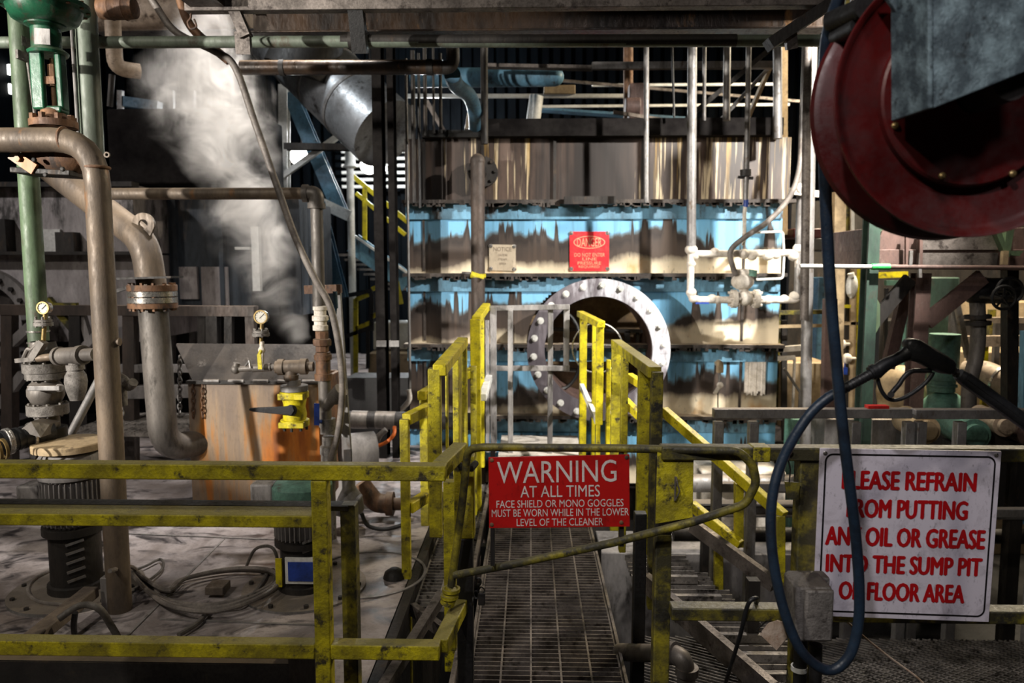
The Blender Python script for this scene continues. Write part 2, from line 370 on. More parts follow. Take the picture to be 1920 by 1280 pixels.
def mat_floor():
    m, nt, b = newmat('stained_pale_concrete')
    v = coords(nt); a = noise(nt, v, 1.6, 8, .62, .6); c = noise(nt, coords(nt, (1, 1.6, 1), loc=(5, 2, 0)), 3.5, 7, .66, 1.0); f = noise(nt, v, 40, 4, .7)
    col = mixc(nt, ramp(nt, a, [(.40, 0), (.62, 1)]), lin(176, 168, 168), lin(116, 106, 102))
    col = mixc(nt, ramp(nt, c, [(.50, 0), (.63, .92)]), col, lin(34, 32, 36)); col = mixc(nt, ramp(nt, f, [(.5, 0), (.8, .5)]), col, lin(70, 62, 58))
    nt.links.new(col, b.inputs['Base Color']); nt.links.new(ramp(nt, c, [(.45, .75), (.7, .3)]), b.inputs['Roughness']); bumpit(nt, b, f, .25); return m
K['floor'] = mat_floor()
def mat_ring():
    m, nt, b = newmat('weathered_flange_painted_shade')
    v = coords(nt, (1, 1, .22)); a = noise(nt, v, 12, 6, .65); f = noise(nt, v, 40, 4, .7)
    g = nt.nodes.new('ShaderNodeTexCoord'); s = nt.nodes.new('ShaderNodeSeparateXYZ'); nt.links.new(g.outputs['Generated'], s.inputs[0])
    t = mth(nt, 'ADD', mth(nt, 'MULTIPLY', mth(nt, 'ADD', s.outputs[0], mth(nt, 'MULTIPLY', s.outputs[2], .5)), .62), mth(nt, 'MULTIPLY', mth(nt, 'SUBTRACT', a, .5), 1.0))  # painted shade: grey at lower left, white at upper right; noise adds weathering
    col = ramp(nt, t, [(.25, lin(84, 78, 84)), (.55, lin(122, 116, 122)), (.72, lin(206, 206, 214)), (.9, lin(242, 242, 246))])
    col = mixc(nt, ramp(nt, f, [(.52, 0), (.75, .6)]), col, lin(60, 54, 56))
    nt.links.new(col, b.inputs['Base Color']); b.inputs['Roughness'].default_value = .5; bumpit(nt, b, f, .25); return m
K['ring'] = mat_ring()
def mat_sign(name, base, scuff, edge, amt=.5):
    m, nt, b = newmat(name)
    v = coords(nt); a = noise(nt, v, 14, 8, .7, .4); c = noise(nt, coords(nt, (1, 1, .5), loc=(2, 1, 3)), 60, 5, .75)
    col = mixc(nt, ramp(nt, a, [(.5, 0), (.72, amt)]), base, scuff); col = mixc(nt, ramp(nt, c, [(.56, 0), (.70, amt)]), col, edge)
    nt.links.new(col, b.inputs['Base Color']); b.inputs['Roughness'].default_value = .35; return m
K['sign_white'] = mat_sign('scuffed_white_sign', lin(214, 208, 220), lin(150, 142, 150), lin(70, 66, 72), .7)
K['sign_red'] = mat_sign('worn_red_sign', lin(176, 22, 20), lin(120, 14, 12), lin(60, 10, 9), .6)
K['sign_red_small'] = mat_sign('faded_red_placard', lin(226, 52, 60), lin(220, 100, 92), lin(150, 30, 34), .5)
K['sign_grey'] = mat_sign('aged_metal_placard', lin(196, 182, 160), lin(150, 134, 114), lin(80, 70, 60), .6)
K['ink_red'] = mat_sign('red_lettering', lin(178, 14, 22), lin(150, 14, 20), lin(110, 8, 12), .4)
K['ink_white'] = mat_sign('worn_white_lettering', lin(214, 206, 200), lin(170, 140, 130), lin(96, 40, 36), .8)
K['ink_cream'] = mat_sign('cream_lettering', lin(238, 176, 140), lin(232, 110, 104), lin(200, 80, 76), .5)
K['ink_black'] = mat_sign('black_ink', lin(14, 13, 16), lin(30, 28, 30), lin(50, 46, 50), .3)
K['ink_grey'] = mat_sign('etched_grey_lettering', lin(120, 106, 92), lin(140, 126, 110), lin(90, 78, 66), .3)

# ------------------------------------------------------------------ setting
K['matte'] = mat('dry_soot_backdrop_black', (.02, .018, .017), (.008, .007, .007), .5, 3, 1.0, 0, .4)  # soot on columns and header; also blackens the added block behind the steam
K['matte'].node_tree.nodes['Principled BSDF'].inputs['Specular IOR Level'].default_value = .05
ML, MR, MY = V(766, 560, 6.6).x, V(1462, 560, 6.6).x, 6.6
mb = MB().span((-9, .2, -.12), (-.62, 14, 0)); O(mb, 'floor', K['floor'], kind='structure')
mb = MB().span((-9, -3, -.12), (9, .2, 0)); O(mb, 'floor_near', K['floor'], kind='structure')
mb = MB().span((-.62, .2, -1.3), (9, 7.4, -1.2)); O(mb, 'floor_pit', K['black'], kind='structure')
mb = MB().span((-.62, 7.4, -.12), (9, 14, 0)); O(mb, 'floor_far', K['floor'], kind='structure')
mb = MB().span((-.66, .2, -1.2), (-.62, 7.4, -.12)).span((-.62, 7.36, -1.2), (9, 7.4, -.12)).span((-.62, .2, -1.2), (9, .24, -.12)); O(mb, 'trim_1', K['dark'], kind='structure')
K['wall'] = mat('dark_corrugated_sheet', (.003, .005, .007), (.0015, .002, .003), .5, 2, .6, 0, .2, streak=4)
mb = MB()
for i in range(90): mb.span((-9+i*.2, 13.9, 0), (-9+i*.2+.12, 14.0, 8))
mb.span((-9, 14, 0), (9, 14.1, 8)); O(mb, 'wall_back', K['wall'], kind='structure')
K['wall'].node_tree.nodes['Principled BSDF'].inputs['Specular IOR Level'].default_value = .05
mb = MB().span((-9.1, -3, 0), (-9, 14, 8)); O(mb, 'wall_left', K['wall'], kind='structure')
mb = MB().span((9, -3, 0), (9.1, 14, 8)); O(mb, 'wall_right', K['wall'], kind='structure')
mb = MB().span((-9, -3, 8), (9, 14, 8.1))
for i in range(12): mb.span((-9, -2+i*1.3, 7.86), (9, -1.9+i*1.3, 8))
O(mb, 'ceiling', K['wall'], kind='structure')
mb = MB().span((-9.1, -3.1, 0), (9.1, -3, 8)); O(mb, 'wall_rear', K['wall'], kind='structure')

# ------------------------------------------------------------------ the washer casing in the middle
mach = T('washer_casing', 'big blue sooty steel casing with a round open manhole and four ledges', 'industrial washer', ((ML+MR)/2, MY, 0))
zt, z1, z2, z3, z4 = [V(1110, y, MY).z for y in (376, 512, 643, 775, 905)]
O(MB().span((ML, MY+.34, -1.2), (MR, MY+2.1, zt)).span((ML, MY+.03, -1.2), (ML+.05, MY+.34, zt)).span((MR-.05, MY+.03, -1.2), (MR, MY+.34, zt)).span((ML+.05, MY+.03, zt-.05), (MR-.05, MY+.34, zt)).span((ML+.05, MY+.03, -1.2), (MR-.05, MY+.34, -1.1)), 'body', K['dark'], mach)
for i, (a, b_) in enumerate(((zt, z1), (z1, z2), (z2, z3), (z3, z4))):
    hole = V(1115, 648, MY)
    mb = MB()
    # plate with a real round opening where the manhole neck passes
    r = S(128, MY); n = 40
    def strip(xa, xb, za, zb):
        if xb-xa > .001 and zb-za > .001: mb.span((xa, MY, za), (xb, MY+.03, zb))
    if b_ > hole.z+r or a < hole.z-r: strip(ML, MR, b_, a)
    else:
        N = 26
        for k in range(N):
            za = b_+(a-b_)*k/N; zb = b_+(a-b_)*(k+1)/N; zm = (za+zb)/2
            d = r*r-(zm-hole.z)**2
            if d <= 0: strip(ML, MR, za, zb)
            else: w = sqrt(d); strip(ML, hole.x-w, za, zb); strip(hole.x+w, MR, za, zb)
    O(mb, 'front_panel', K['panel'], mach)
# ribs, head strips and ledges
K['ledge'] = mat('crusted_ledge', (.07, .055, .045), (.02, .016, .014), .5, 8, .7, 0, .6, dust=(.62, .50, .36))
for px in (796, 1000, 1262, 1392):
    x = V(px, 560, MY).x
    for a, b_ in ((zt, z1), (z1, z2), (z2, z3)):
        if abs(x-hole.x) < S(150, MY) and (b_ < hole.z+S(140, MY) and a > hole.z-S(140, MY)): continue
        O(MB().span((x-.010, MY-.012, b_+.02), (x+.010, MY+.005, a-.14)), 'rib', K['ledge'], mach)
for a in (zt, z1, z2, z3):
    O(MB().span((ML-.01, MY-.03, a-.16), (MR-.01, MY, a-.03)), 'head_strip', K['light_blue'], mach)
for i, a in enumerate((zt, z1, z2, z3)):
    mb = MB(); rnd = random.Random(i)
    mb.span((ML-.03, MY-.12, a-.03), (MR+.02+(.07 if i == 0 else 0), MY+.02, a))
    for k in range(110):
        x = ML+(MR-ML)*rnd.random(); h = rnd.uniform(.005, .035)
        mb.box((x, MY-.115, a-.03-h/2), (rnd.uniform(.02, .06), .012, h))
    O(mb, 'ledge', K['ledge'], mach)
# manhole neck and flange
hc = Vector((hole.x, 0, hole.z))
Ro = S(134, 6.25); Ri = S(101, 6.25)
neck = O(MB().ring((hc.x, 6.27, hc.z), (0, 1, 0), Ri, Ri+.05, .9, 64), 'manhole_neck', K['maroon'], mach)
fl = O(MB().ring((hc.x, 6.22, hc.z), (0, 1, 0), Ri, Ro, .05, 72), 'manhole_flange', K['ring'], mach, label='white weathered bolted manhole flange with shade painted at lower left')
for k in range(22):
    a_ = .1+k*2*pi/22; p = Vector((hc.x+cos(a_)*((Ro+Ri)/2+.02), 6.22, hc.z+sin(a_)*((Ro+Ri)/2+.02)))
    O(MB().cyl(p, p+Vector((0, -.006, 0)), .029, n=18).cyl(p+Vector((0, -.008, 0)), p+Vector((0, -.028, 0)), .019, n=6), 'bolt', K['white_steel'], fl)
K['inside'] = mat('tan_brown_vessel_lining', (.30, .20, .10), (.12, .08, .045), .5, 3, .6, 0, .3, (.04, .03, .02), .25)
O(MB().span((hc.x-.6, 6.86, hc.z-.6), (hc.x+.6, 6.9, hc.z+.6)), 'inner_wall', K['inside'], mach)
mb = MB()
mb.bar((hc.x-.5, 6.72, hc.z+.14), (hc.x+.5, 6.72, hc.z+.12), .05, .03).bar((hc.x+.30, 6.72, hc.z-.5), (hc.x+.30, 6.72, hc.z+.12), .05, .05).bar((hc.x+.40, 6.76, hc.z-.4), (hc.x+.40, 6.76, hc.z+.12), .03, .03)
mb.bar((hc.x-.4, 6.70, hc.z-.22), (hc.x+.5, 6.70, hc.z-.26), .06, .03)
O(mb, 'internal_frame', K['dark'], mach)
O(MB().tube(smooth([(hc.x-.30+.17*cos(t*.7), 6.35+.05*sin(t), hc.z-.02+.33*sin(t*.7)) for t in range(10)], 5), .016, 8), 'inner_hose', K['black'], mach)
mb = MB(); c = V(1120, 652, 5.73)
hoop = T('wire_hoop', 'thin round wire hoop hanging across the open manhole', 'hoop', c)
rr = S(47, 5.73)
O(MB().tube([c+Vector((cos(t*pi/24)*rr, 0, sin(t*pi/24)*rr)) for t in range(48)], .006, 8, closed=True), 'rim', K['chrome'], hoop)
O(MB().tube([c+Vector((-rr, 0, .02)), c+Vector((rr, 0, .02))], .005, 8), 'cross_wire', K['chrome'], hoop)
# hood above
hoodt = T('casing_hood', 'black and brown streaked hood section on top of the blue casing', 'hood', ((ML+MR)/2, MY, zt))
zh = V(1110, 258, MY).z; zb = V(1110, 226, MY).z
O(MB().span((ML-.02, MY+.02, zt+.002), (MR+.06, MY+2.1, zh)), 'hood_panel', K['hood'], hoodt)
for px in (795, 905, 1040, 1205, 1300, 1400): x = V(px, 320, MY).x; O(MB().span((x-.012, MY-.01, zt+.01), (x+.012, MY+.03, zh-.01)), 'hood_rib', K['dark'], hoodt)
O(MB().span((V(908, 240, MY).x, MY-.10, zh), (V(1462, 240, MY).x, MY+2, zb)), 'header_beam', K['matte'], hoodt)
O(MB().span((V(792, 240, MY).x, MY-.06, zh), (V(905, 240, MY).x, MY+1.5, V(800, 246, MY).z)), 'header_plate', K['black'], hoodt)
O(MB().span((V(1056, 380, MY).x, MY-.2, V(1056, 386, MY).z), (V(1150, 380, MY).x, MY-.12, V(1056, 372, MY).z)), 'drip_lip', K['dark'], hoodt)
# spray nozzle on the right panel
t = T('spray_nozzle', 'small pale elbow nozzle with drip tube on the lower right casing panel', 'nozzle', V(1350, 680, MY))
a = V(1346, 680, MY); b_ = V(1350, 682, 6.48)
O(MB().tube([(a.x, MY, a.z), (b_.x, 6.48, a.z), (b_.x, 6.48, a.z-.07)], .032, 12, .03), 'elbow', K['tan'], t)
O(MB().tube([(b_.x, 6.48, a.z-.07), (b_.x, 6.48, V(0, 722, 6.48).z)], .009, 8), 'drip_tube', K['galv'], t)
p = V(1350, 722, 6.48)
O(MB().ball(p, .03, 8).tube([p, V(1340, 738, 6.46)], .018, 8), 'valve', K['white_crust'], t)
O(MB().tube([V(1346, 735, 6.5), V(1346, 772, 6.5)], .006, 6), 'lower_tube', K['dark'], t)
# crusted overflow slot
c0 = V(1398, 664, MY-.016); c1 = V(1433, 742, MY-.016); mb = MB(); rnd = random.Random(3)
for k in range(22):
    x = c0.x+(c1.x-c0.x)*k/22
    mb.span((x, MY-.016-rnd.random()*.012, c1.z+rnd.random()*.05), (x+.012, MY+.004, c0.z))
O(mb, 'scale_deposit', K['white_crust'], mach)

# ------------------------------------------------------------------ text on real plates
def text_mesh(body, weight=0.0):
    cu = bpy.data.curves.new('txt', 'FONT'); cu.body = body; cu.resolution_u = 3; cu.offset = min(0, weight)
    ob = bpy.data.objects.new('txt', cu); me = ob.to_mesh()
    vs_ = [v.co.copy() for v in me.vertices]; fs = [tuple(p.vertices) for p in me.polygons]
    ob.to_mesh_clear(); bpy.data.objects.remove(ob); bpy.data.curves.remove(cu); return vs_, fs
def on_plate(quad, u, v, lift):
    tl, tr, br, bl = quad; p = (tl*(1-u)+tr*u)*(1-v)+(bl*(1-u)+br*u)*v
    n = (tr-tl).cross(bl-tl).normalized()
    if n.y > 0: n = -n
    return p+n*lift
def letter(mb, quad, uv, body, weight=0.0, lift=.0012):
    vs_, fs = text_mesh(body, weight)
    x0 = min(v.x for v in vs_); x1 = max(v.x for v in vs_); y0 = min(v.y for v in vs_); y1 = max(v.y for v in vs_)
    u0, v0, u1, v1 = uv
    for n_, (k, j) in enumerate(((0, 0), (-1, 0), (1, 0), (0, -1), (0, 1)) if weight > 0 else ((0, 0),)):
        e = weight*k/(quad[1]-quad[0]).length; e2 = weight*.6*j/(quad[3]-quad[0]).length
        mb.add([on_plate(quad, e+u0+(u1-u0)*(v.x-x0)/(x1-x0), e2+v1-(v1-v0)*(v.y-y0)/(y1-y0), lift+.0001*n_) for v in vs_], fs)
def plate(mb, quad, th):
    n = (quad[1]-quad[0]).cross(quad[3]-quad[0]).normalized()
    if n.y < 0: n = -n
    mb.poly(quad, n*th)
def pxquad(pts, Y): return [V(x, y, Y) for x, y in pts]
def uvbox(q, x0, y0, x1, y1):
    """pixel box -> uv on a plate given by its pixel corners (roughly rectangular)"""
    (ax, ay), (bx, by), (cx, cy), (dx, dy) = q
    def inv(x, y):
        u = v = .5
        for _ in range(12):
            tx = ax*(1-u)+bx*u; bx_ = dx*(1-u)+cx*u; ty = ay*(1-u)+by*u; by_ = dy*(1-u)+cy*u
            v = (y-ty)/(by_-ty); lx = ax*(1-v)+dx*v; rx = bx*(1-v)+cx*v; u = (x-lx)/(rx-lx)
        return u, v
    u0, v0 = inv(x0, (y0+y1)/2)[0], inv((x0+x1)/2, y0)[1]; u1, v1 = inv(x1, (y0+y1)/2)[0], inv((x0+x1)/2, y1)[1]
    return u0, v0, u1, v1
def sign(name, label, corners, Y, m, th, groups, loc_part=None, screws=None, screwm=None, border=None):
    q = pxquad(corners, Y); t = T(name, label, 'sign', (q[3]+q[2])/2)
    mb = MB(); plate(mb, q, th); O(mb, 'plate', m, t, bevel=.0008)
    for pname, pm, lines in groups:
        mb = MB()
        for body, box, w in lines: letter(mb, q, uvbox(corners, *box), body, w)
        O(mb, pname, pm, t)
    if border:
        m0, w0, r0, bm = border; mb = MB(); W_ = (q[1]-q[0]).length; H_ = (q[3]-q[0]).length
        def rr_(ins, r):
            out = []
            for cx, cy, a0 in ((ins+r, ins+r, pi), (W_-ins-r, ins+r, 1.5*pi), (W_-ins-r, H_-ins-r, 0), (ins+r, H_-ins-r, .5*pi)):
                for k in range(9): a = a0+k*pi/16; out.append((cx+r*cos(a), cy+r*sin(a)))
            return out
        A = rr_(m0, r0); B = rr_(m0+w0, max(.002, r0-w0)); n = len(A)
        mb.add([on_plate(q, x/W_, y/H_, .001) for x, y in A+B], [(i, (i+1) % n, n+(i+1) % n, n+i) for i in range(n)])
        O(mb, 'border_line', bm, t)
    for x, y in screws or ():
        u, v, _, _ = uvbox(corners, x, y, x+1, y+1); p = on_plate(q, u, v, 0)
        O(MB().lathe(p, (0, -1, 0), [(S(4, Y), 0), (S(4, Y), .0015), (S(2.4, Y), .003)], 10), 'screw', screwm or K['chrome'], t)
    return t
sign('danger_placard', 'red square danger placard with pale lettering on the blue casing', [(1068, 434), (1142, 434), (1142, 508), (1068, 508)], MY-.012, K['sign_red_small'], .006,
     [('lettering', K['ink_cream'], [('DANGER', (1082, 446, 1128, 462), 0), ('DO NOT ENTER', (1077, 474, 1134, 481), 0), ('LINE', (1092, 482.5, 1119, 488), 0), ('PRESSURE', (1083, 490, 1127, 496), 0), ('REQUIRED', (1085, 497.5, 1124, 503), 0)])], screws=[(1071, 437), (1139, 437), (1139, 504), (1071, 504)])
q = pxquad([(1068, 434), (1142, 434), (1142, 508), (1068, 508)], MY-.012); mb = MB()
A = [on_plate(q, .5+.40*cos(k*pi/20), .27+.16*sin(k*pi/20), .001) for k in range(40)]; B = [on_plate(q, .5+.38*cos(k*pi/20), .27+.142*sin(k*pi/20), .001) for k in range(40)]
mb.add(A+B, [(i, (i+1) % 40, 40+(i+1) % 40, 40+i) for i in range(40)])
O(mb, 'oval_outline', K['ink_cream'], bpy.data.objects['danger_placard'])
sign('notice_placard', 'small aged metal placard left of the red one on the blue casing', [(917, 458), (967, 459), (967, 508), (917, 507)], MY-.012, K['sign_grey'], .006,
     [('lettering', K['ink_grey'], [('NOTICE', (925, 463, 959, 471), 0), ('CAUTION', (934, 476, 951, 480), 0), ('STEAM', (934, 484, 950, 488), 0), ('AREA', (936, 492, 949, 496), 0)])], screws=[(920, 461), (964, 462), (964, 505), (920, 504)])
# ------------------------------------------------------------------ foreground guard rails (square tube)
Y0 = 2.0; TB = .044
def seg(a, b, w=TB, h=TB, upv=(0, 0, 1)): return MB().bar(a, b, w, h, upv)
rail = T('guard_rail', 'yellow square-tube guard rail in front of the floor pumps', 'railing', V(620, 1280, Y0))
zt_, zm_, zb_ = V(500, 882, Y0).z, V(500, 974, Y0+.03).z, V(500, 1214, Y0).z
xe = V(822, 882, Y0).x; xp = V(606, 1100, Y0).x; x_far = V(-160, 900, Y0).x
back = V(862, 840, 2.24)
O(seg((x_far, Y0, zt_), (xe+TB/2, Y0, zt_)), 'top_rail', K['yellow'], rail, bevel=.004)
O(seg((xe, Y0+TB/2, zt_), (back.x, 2.26, zt_)), 'return_rail', K['yellow'], rail, bevel=.004)
O(seg((x_far, Y0+.055, zm_), (xp-TB/2+.02, Y0+.055, zm_), .085, .036), 'mid_rail', K['yellow'], rail, bevel=.004)
O(seg((x_far, Y0+.12, zm_+.012), (xp+.05, Y0+.12, zm_+.012), .05, .014), 'mid_rail_backing_bar', K['dark'], rail)
O(seg((xp+.047, Y0+.125, zm_+.02), (xp+.047, Y0+.125, 0), .044, .05, (0, 1, 0)), 'rear_post', K['yellow_dirty'], rail, bevel=.004)
O(seg((x_far, Y0, zb_), (xp-TB/2, Y0, zb_)), 'bottom_rail', K['yellow'], rail, bevel=.004)
O(seg((xp+TB/2, Y0, zb_), (xe, Y0, zb_)), 'bottom_rail', K['yellow'], rail, bevel=.004)
O(seg((xe-.002, Y0+TB/2, zb_), (back.x, 2.24, zb_+.02)), 'return_rail', K['yellow'], rail, bevel=.004)
O(seg((xp, Y0, zt_-TB/2), (xp, Y0, 0), upv=(0, 1, 0)), 'post', K['yellow'], rail, bevel=.004)
xl = V(-110, 900, Y0).x
O(seg((xl, Y0, zt_-TB/2), (xl, Y0, 0), upv=(0, 1, 0)), 'post', K['yellow'], rail, bevel=.004)
K['plate_dust'] = mat('dusty_black_plate', (.022, .020, .018), (.010, .009, .009), .5, 7, .6, 0, .3, (.05, .035, .02), .2, dust=(.20, .155, .10))
t = T('kick_plate', 'brown toe plate running along the floor edge under the yellow rail', 'toe board', VZ(360, 1250, .1))
a = VZ(-120, 1255, .06); b = VZ(596, 1258, .06)
mb = MB().bar((-2.4, a.y, .05), (b.x, a.y, .05), .012, .10, (0, 0, 1)).bar((-2.4, a.y+.03, .10), (b.x, a.y+.03, .10), .07, .010)
O(mb, 'plate', K['plate_dust'], t)
O(MB().span((b.x-.10, a.y-.01, 0), (b.x, a.y+.09, .16)), 'end_bracket', K['dark'], t)

rr = T('guard_rail', 'grimy yellow and black guard rail carrying the white sign', 'railing', V(1530, 1280, Y0))
zr = V(1500, 848, Y0).z; xr0 = V(1238, 848, Y0).x; xr1 = 2.4
O(seg((xr0, Y0, zr), (xr1, Y0, zr), .05, .036), 'top_rail', K['yellow_dirty'], rr, bevel=.004)
zrm = V(1400, 1146, Y0).z
O(seg((V(1256, 1146, Y0).x, Y0, zrm), (xr1, Y0, zrm), .05, .036), 'mid_rail', K['yellow_dirty'], rr, bevel=.004)
for px, py, m in ((1510, 1000, 'yellow_dirty'), (2080, 1000, 'yellow_dirty')):
    x = V(px, py, Y0).x; O(seg((x, Y0+.01, zr-.018), (x, Y0+.01, -1.2), .052, .05, (0, 1, 0)), 'post', K[m], rr, bevel=.004)
O(MB().span((V(1413, 850, Y0-.03).x, Y0-.0275, zr-.021), (V(1446, 850, Y0-.03).x, Y0+.027, zr+.020)), 'tape_wrap', K['yellow'], rr, label='yellow tape wrapped round the rail', bevel=.003)
t = T('tape_flag', 'crumpled bit of yellow and black tape hanging below the right rail', 'tape', V(1490, 920, 1.97))
O(MB().poly(pxquad([(1472, 903), (1500, 905), (1497, 936), (1476, 934)], 1.97), (0, .006, 0)), 'flag', K['yellow_dirty'], t)
O(MB().tube([V(1480, 904, 1.972), V(1482, 880, 1.975), V(1478, 862, 1.974)], .002, 6), 'string', K['black'], t)
t = T('cotter_pin', 'steel ring pin hanging off the right guard rail by the hose', 'pin', V(1468, 905, 1.95))
O(MB().tube([V(1470, 850, 1.965), V(1468, 902, 1.955)], .0042, 8), 'shank', K['chrome'], t)
O(MB().tube(smooth([V(1466, 852, 1.965), V(1468, 842, 1.96), V(1476, 838, 1.958), V(1484, 842, 1.96), V(1482, 850, 1.965), V(1473, 853, 1.968)], 5), .0028, 8), 'ring', K['galv'], t)

# ------------------------------------------------------------------ swing gate with the warning sign
gate = T('swing_gate', 'bent yellow pipe swing gate across the grating walkway', 'gate', V(850, 1095, 2.16))
YG = 2.02
pth = [V(846, 1098, 2.14), V(866, 950, 2.13), V(873, 885, 2.12), V(877, 842, 2.11), V(905, 838, 2.09), V(1150, 840, YG), V(1385, 845, 1.95), V(1412, 872, 1.95), V(1418, 905, 1.95), V(1398, 945, 1.95), V(1300, 978, 1.97), V(1150, 1017, YG), V(960, 1058, 2.08), V(852, 1078, 2.13)]
O(MB().tube(fillet(pth, .045, 5), .0115, 14), 'frame', K['yellow_dirty'], gate)
O(MB().cyl(V(850, 1102, 2.14), V(838, 1132, 2.14), .022, n=18).ring(V(846, 1108, 2.14), (0, 0, 1), .02, .027, .01).ring(V(843, 1120, 2.14), (0, 0, 1), .02, .027, .01), 'hinge_sleeve', K['yellow'], gate)
for px in (924, 1165):
    Yb = 2.075 if px < 1000 else 2.022
    O(MB().bar(V(px, 845, Yb), V(px, 1058 if px < 1000 else 1022, Yb), .012, .022, (0, 1, 0)), 'upright_bar', K['dark'], gate)
pq = [(1233, 842), (1301, 842), (1299, 970), (1229, 982)]
mb = MB(); plate(mb, pxquad(pq, 1.985), .005); O(mb, 'latch_plate', K['yellow'], gate, bevel=.001)
O(MB().bar(V(1266, 893, 1.980), V(1265, 938, 1.980), .004, .006).tube(smooth([V(1268, 894, 1.979), V(1270, 906, 1.972), V(1274, 920, 1.972), V(1266, 938, 1.979)], 4), .0022, 6), 'latch_handle', K['chrome'], gate)
sc = [(916, 857), (1180, 852), (1181, 987), (917, 990)]
sign('warning_sign', 'red engraved face shield warning sign hung on the swing gate', sc, 2.0, K['sign_red'], .004,
     [('lettering', K['ink_white'], [('WARNING', (932, 863, 1156, 904), 0), ('AT ALL TIMES', (976, 909, 1125, 931), 0), ('FACE SHIELD OR MONO GOGGLES', (931, 936, 1169, 950), 0), ('MUST BE WORN WHILE IN THE LOWER', (922, 953, 1179, 967), 0), ('LEVEL OF THE CLEANER', (969, 971, 1131, 985), 0)])],
     screws=[(922, 862), (1175, 857), (1165, 979), (922, 983)], screwm=K['rust_pipe'])
t = T('gate_post', 'thick yellow post with a dark lower half at the hinge side of the gate', 'post', VZ(868, 1280, 0))
pp = V(872, 1000, 2.26)
O(seg((pp.x, 2.26, V(0, 846, 2.26).z), (pp.x, 2.26, .75), .062, .05, (0, 1, 0)), 'upper_tube', K['yellow'], t, bevel=.004)
O(seg((pp.x, 2.26, .75), (pp.x, 2.26, -.1), .05, .045, (0, 1, 0)), 'lower_tube', K['black'], t, bevel=.004)
O(MB().tube([V(858, 868, 2.2), V(864, 875, 2.17), V(884, 877, 2.17), V(892, 868, 2.2)], .010, 8), 'saddle_bracket', K['black'], t)
t = T('chain', 'short dark chain and padlock hanging from the gate post', 'chain', V(905, 1125, 2.2))
def link(mb, c, d, n_, L=.02, w=.011, r=.0028):
    d = Vector(d).normalized(); n_ = Vector(n_).normalized(); pts = []
    for k in range(16):
        a = k*pi/8; pts.append(Vector(c)+d*(cos(a)*L*.5*(1.2 if abs(cos(a)) > .5 else 1))+n_*(sin(a)*w*.7))
    mb.tube(pts, r, 6, closed=True)
mb = MB(); ch = [V(892, 1078, 2.19)+Vector((0, 0, -.019*k))+Vector((.010*sin(k), -.01*k*.3, 0)) for k in range(5)]
for k, c in enumerate(ch): link(mb, c, (0, 0, 1), (1, 0, 0) if k % 2 else (0, 1, 0))
O(mb, 'links', K['black'], t)
O(MB().span(V(896, 1112, 2.175), V(910, 1130, 2.195)), 'padlock_body', K['dark'], t, bevel=.003)
O(MB().tube(smooth([V(898, 1113, 2.185), V(898, 1104, 2.185), V(903, 1100, 2.185), V(908, 1104, 2.185), V(908, 1113, 2.185)], 4), .0028, 8), 'shackle', K['galv'], t)
t = T('latch_post', 'square dirty yellow post standing under the gate latch plate', 'post', V(1238, 1290, 2.06))
x = V(1240, 1100, 2.06).x
O(seg((x, 2.06, V(0, 985, 2.06).z), (x, 2.06, -1.2), .046, .046, (0, 1, 0)), 'tube', K['yellow_dirty'], t, bevel=.004)
O(seg((x, 2.05, V(0, 985, 2.06).z), (x, 2.05, V(0, 846, 2.06).z), .046, .03, (0, 1, 0)), 'latch_arm', K['dark'], t, bevel=.003)

# ------------------------------------------------------------------ white sign
wc = [(1538, 840), (1878, 846), (1854, 1166), (1524, 1154)]
def cz(x, y): return (x/2.782+1420, y/2.783+820)
def cb(x0, y0, x1, y1): a = cz(x0, y0); b = cz(x1, y1); return (*a, *b)
sign('refrain_sign', 'large white scuffed sign with red capitals about oil and grease', wc, 1.955, K['sign_white'], .005,
     [('lettering', K['ink_red'], [('PLEASE REFRAIN', cb(445, 176, 1140, 270), .0026), ('FROM PUTTING', cb(470, 322, 1095, 416), .0026), ('ANY OIL OR GREASE', cb(358, 468, 1185, 564), .0026), ('INTO THE SUMP PIT', cb(360, 614, 1168, 706), .0026), ('OR FLOOR AREA', cb(428, 756, 1078, 850), .0026)])],
     screws=[(1547, 849), (1868, 853)], border=(.013, .0045, .022, K['ink_black']))

# ------------------------------------------------------------------ junction box, tag, cords
t = T('outlet_box', 'cast grey outlet box on a conduit in front of the white sign', 'electrical box', V(1520, 1290, 1.88))
q = pxquad([(1494, 1100), (1562, 1108), (1556, 1205), (1504, 1212)], 1.80)
O(MB().span((q[0].x, 1.80, q[2].z), (q[1].x, 1.90, q[0].z)), 'box', K['galv_box'], t, bevel=.008)
a = V(1486, 1082, 1.90); b = V(1545, 1170, 1.93)
O(MB().span((a.x, 1.90, b.z), (b.x, 1.95, a.z)), 'back_box', K['galv_box'], t, bevel=.006)
a = V(1513, 1108, 1.78); b = V(1557, 1198, 1.80)
O(MB().span((a.x, 1.785, b.z), (b.x, 1.80, a.z)), 'flap_cover', K['galv_box'], t, bevel=.006)
O(MB().cyl(V(1530, 1208, 1.86), V(1526, 1400, 1.86), .016), 'conduit', K['black'], t)
O(MB().cyl(V(1502, 1196, 1.93), V(1496, 1400, 1.93), .018), 'conduit', K['black'], t)
O(MB().ring(V(1498, 1256, 1.93), (0, 0, 1), .017, .021, .012), 'cable_tie', K['white_steel'], t)
t = T('paper_tag', 'soiled folded paper tag tied under the right rail', 'tag', V(1445, 1190, 1.93))
O(MB().poly(pxquad([(1424, 1188), (1440, 1168), (1456, 1163), (1466, 1166), (1476, 1195), (1456, 1219)], 1.93), (.004, .003, 0)), 'card', K['paper'], t)
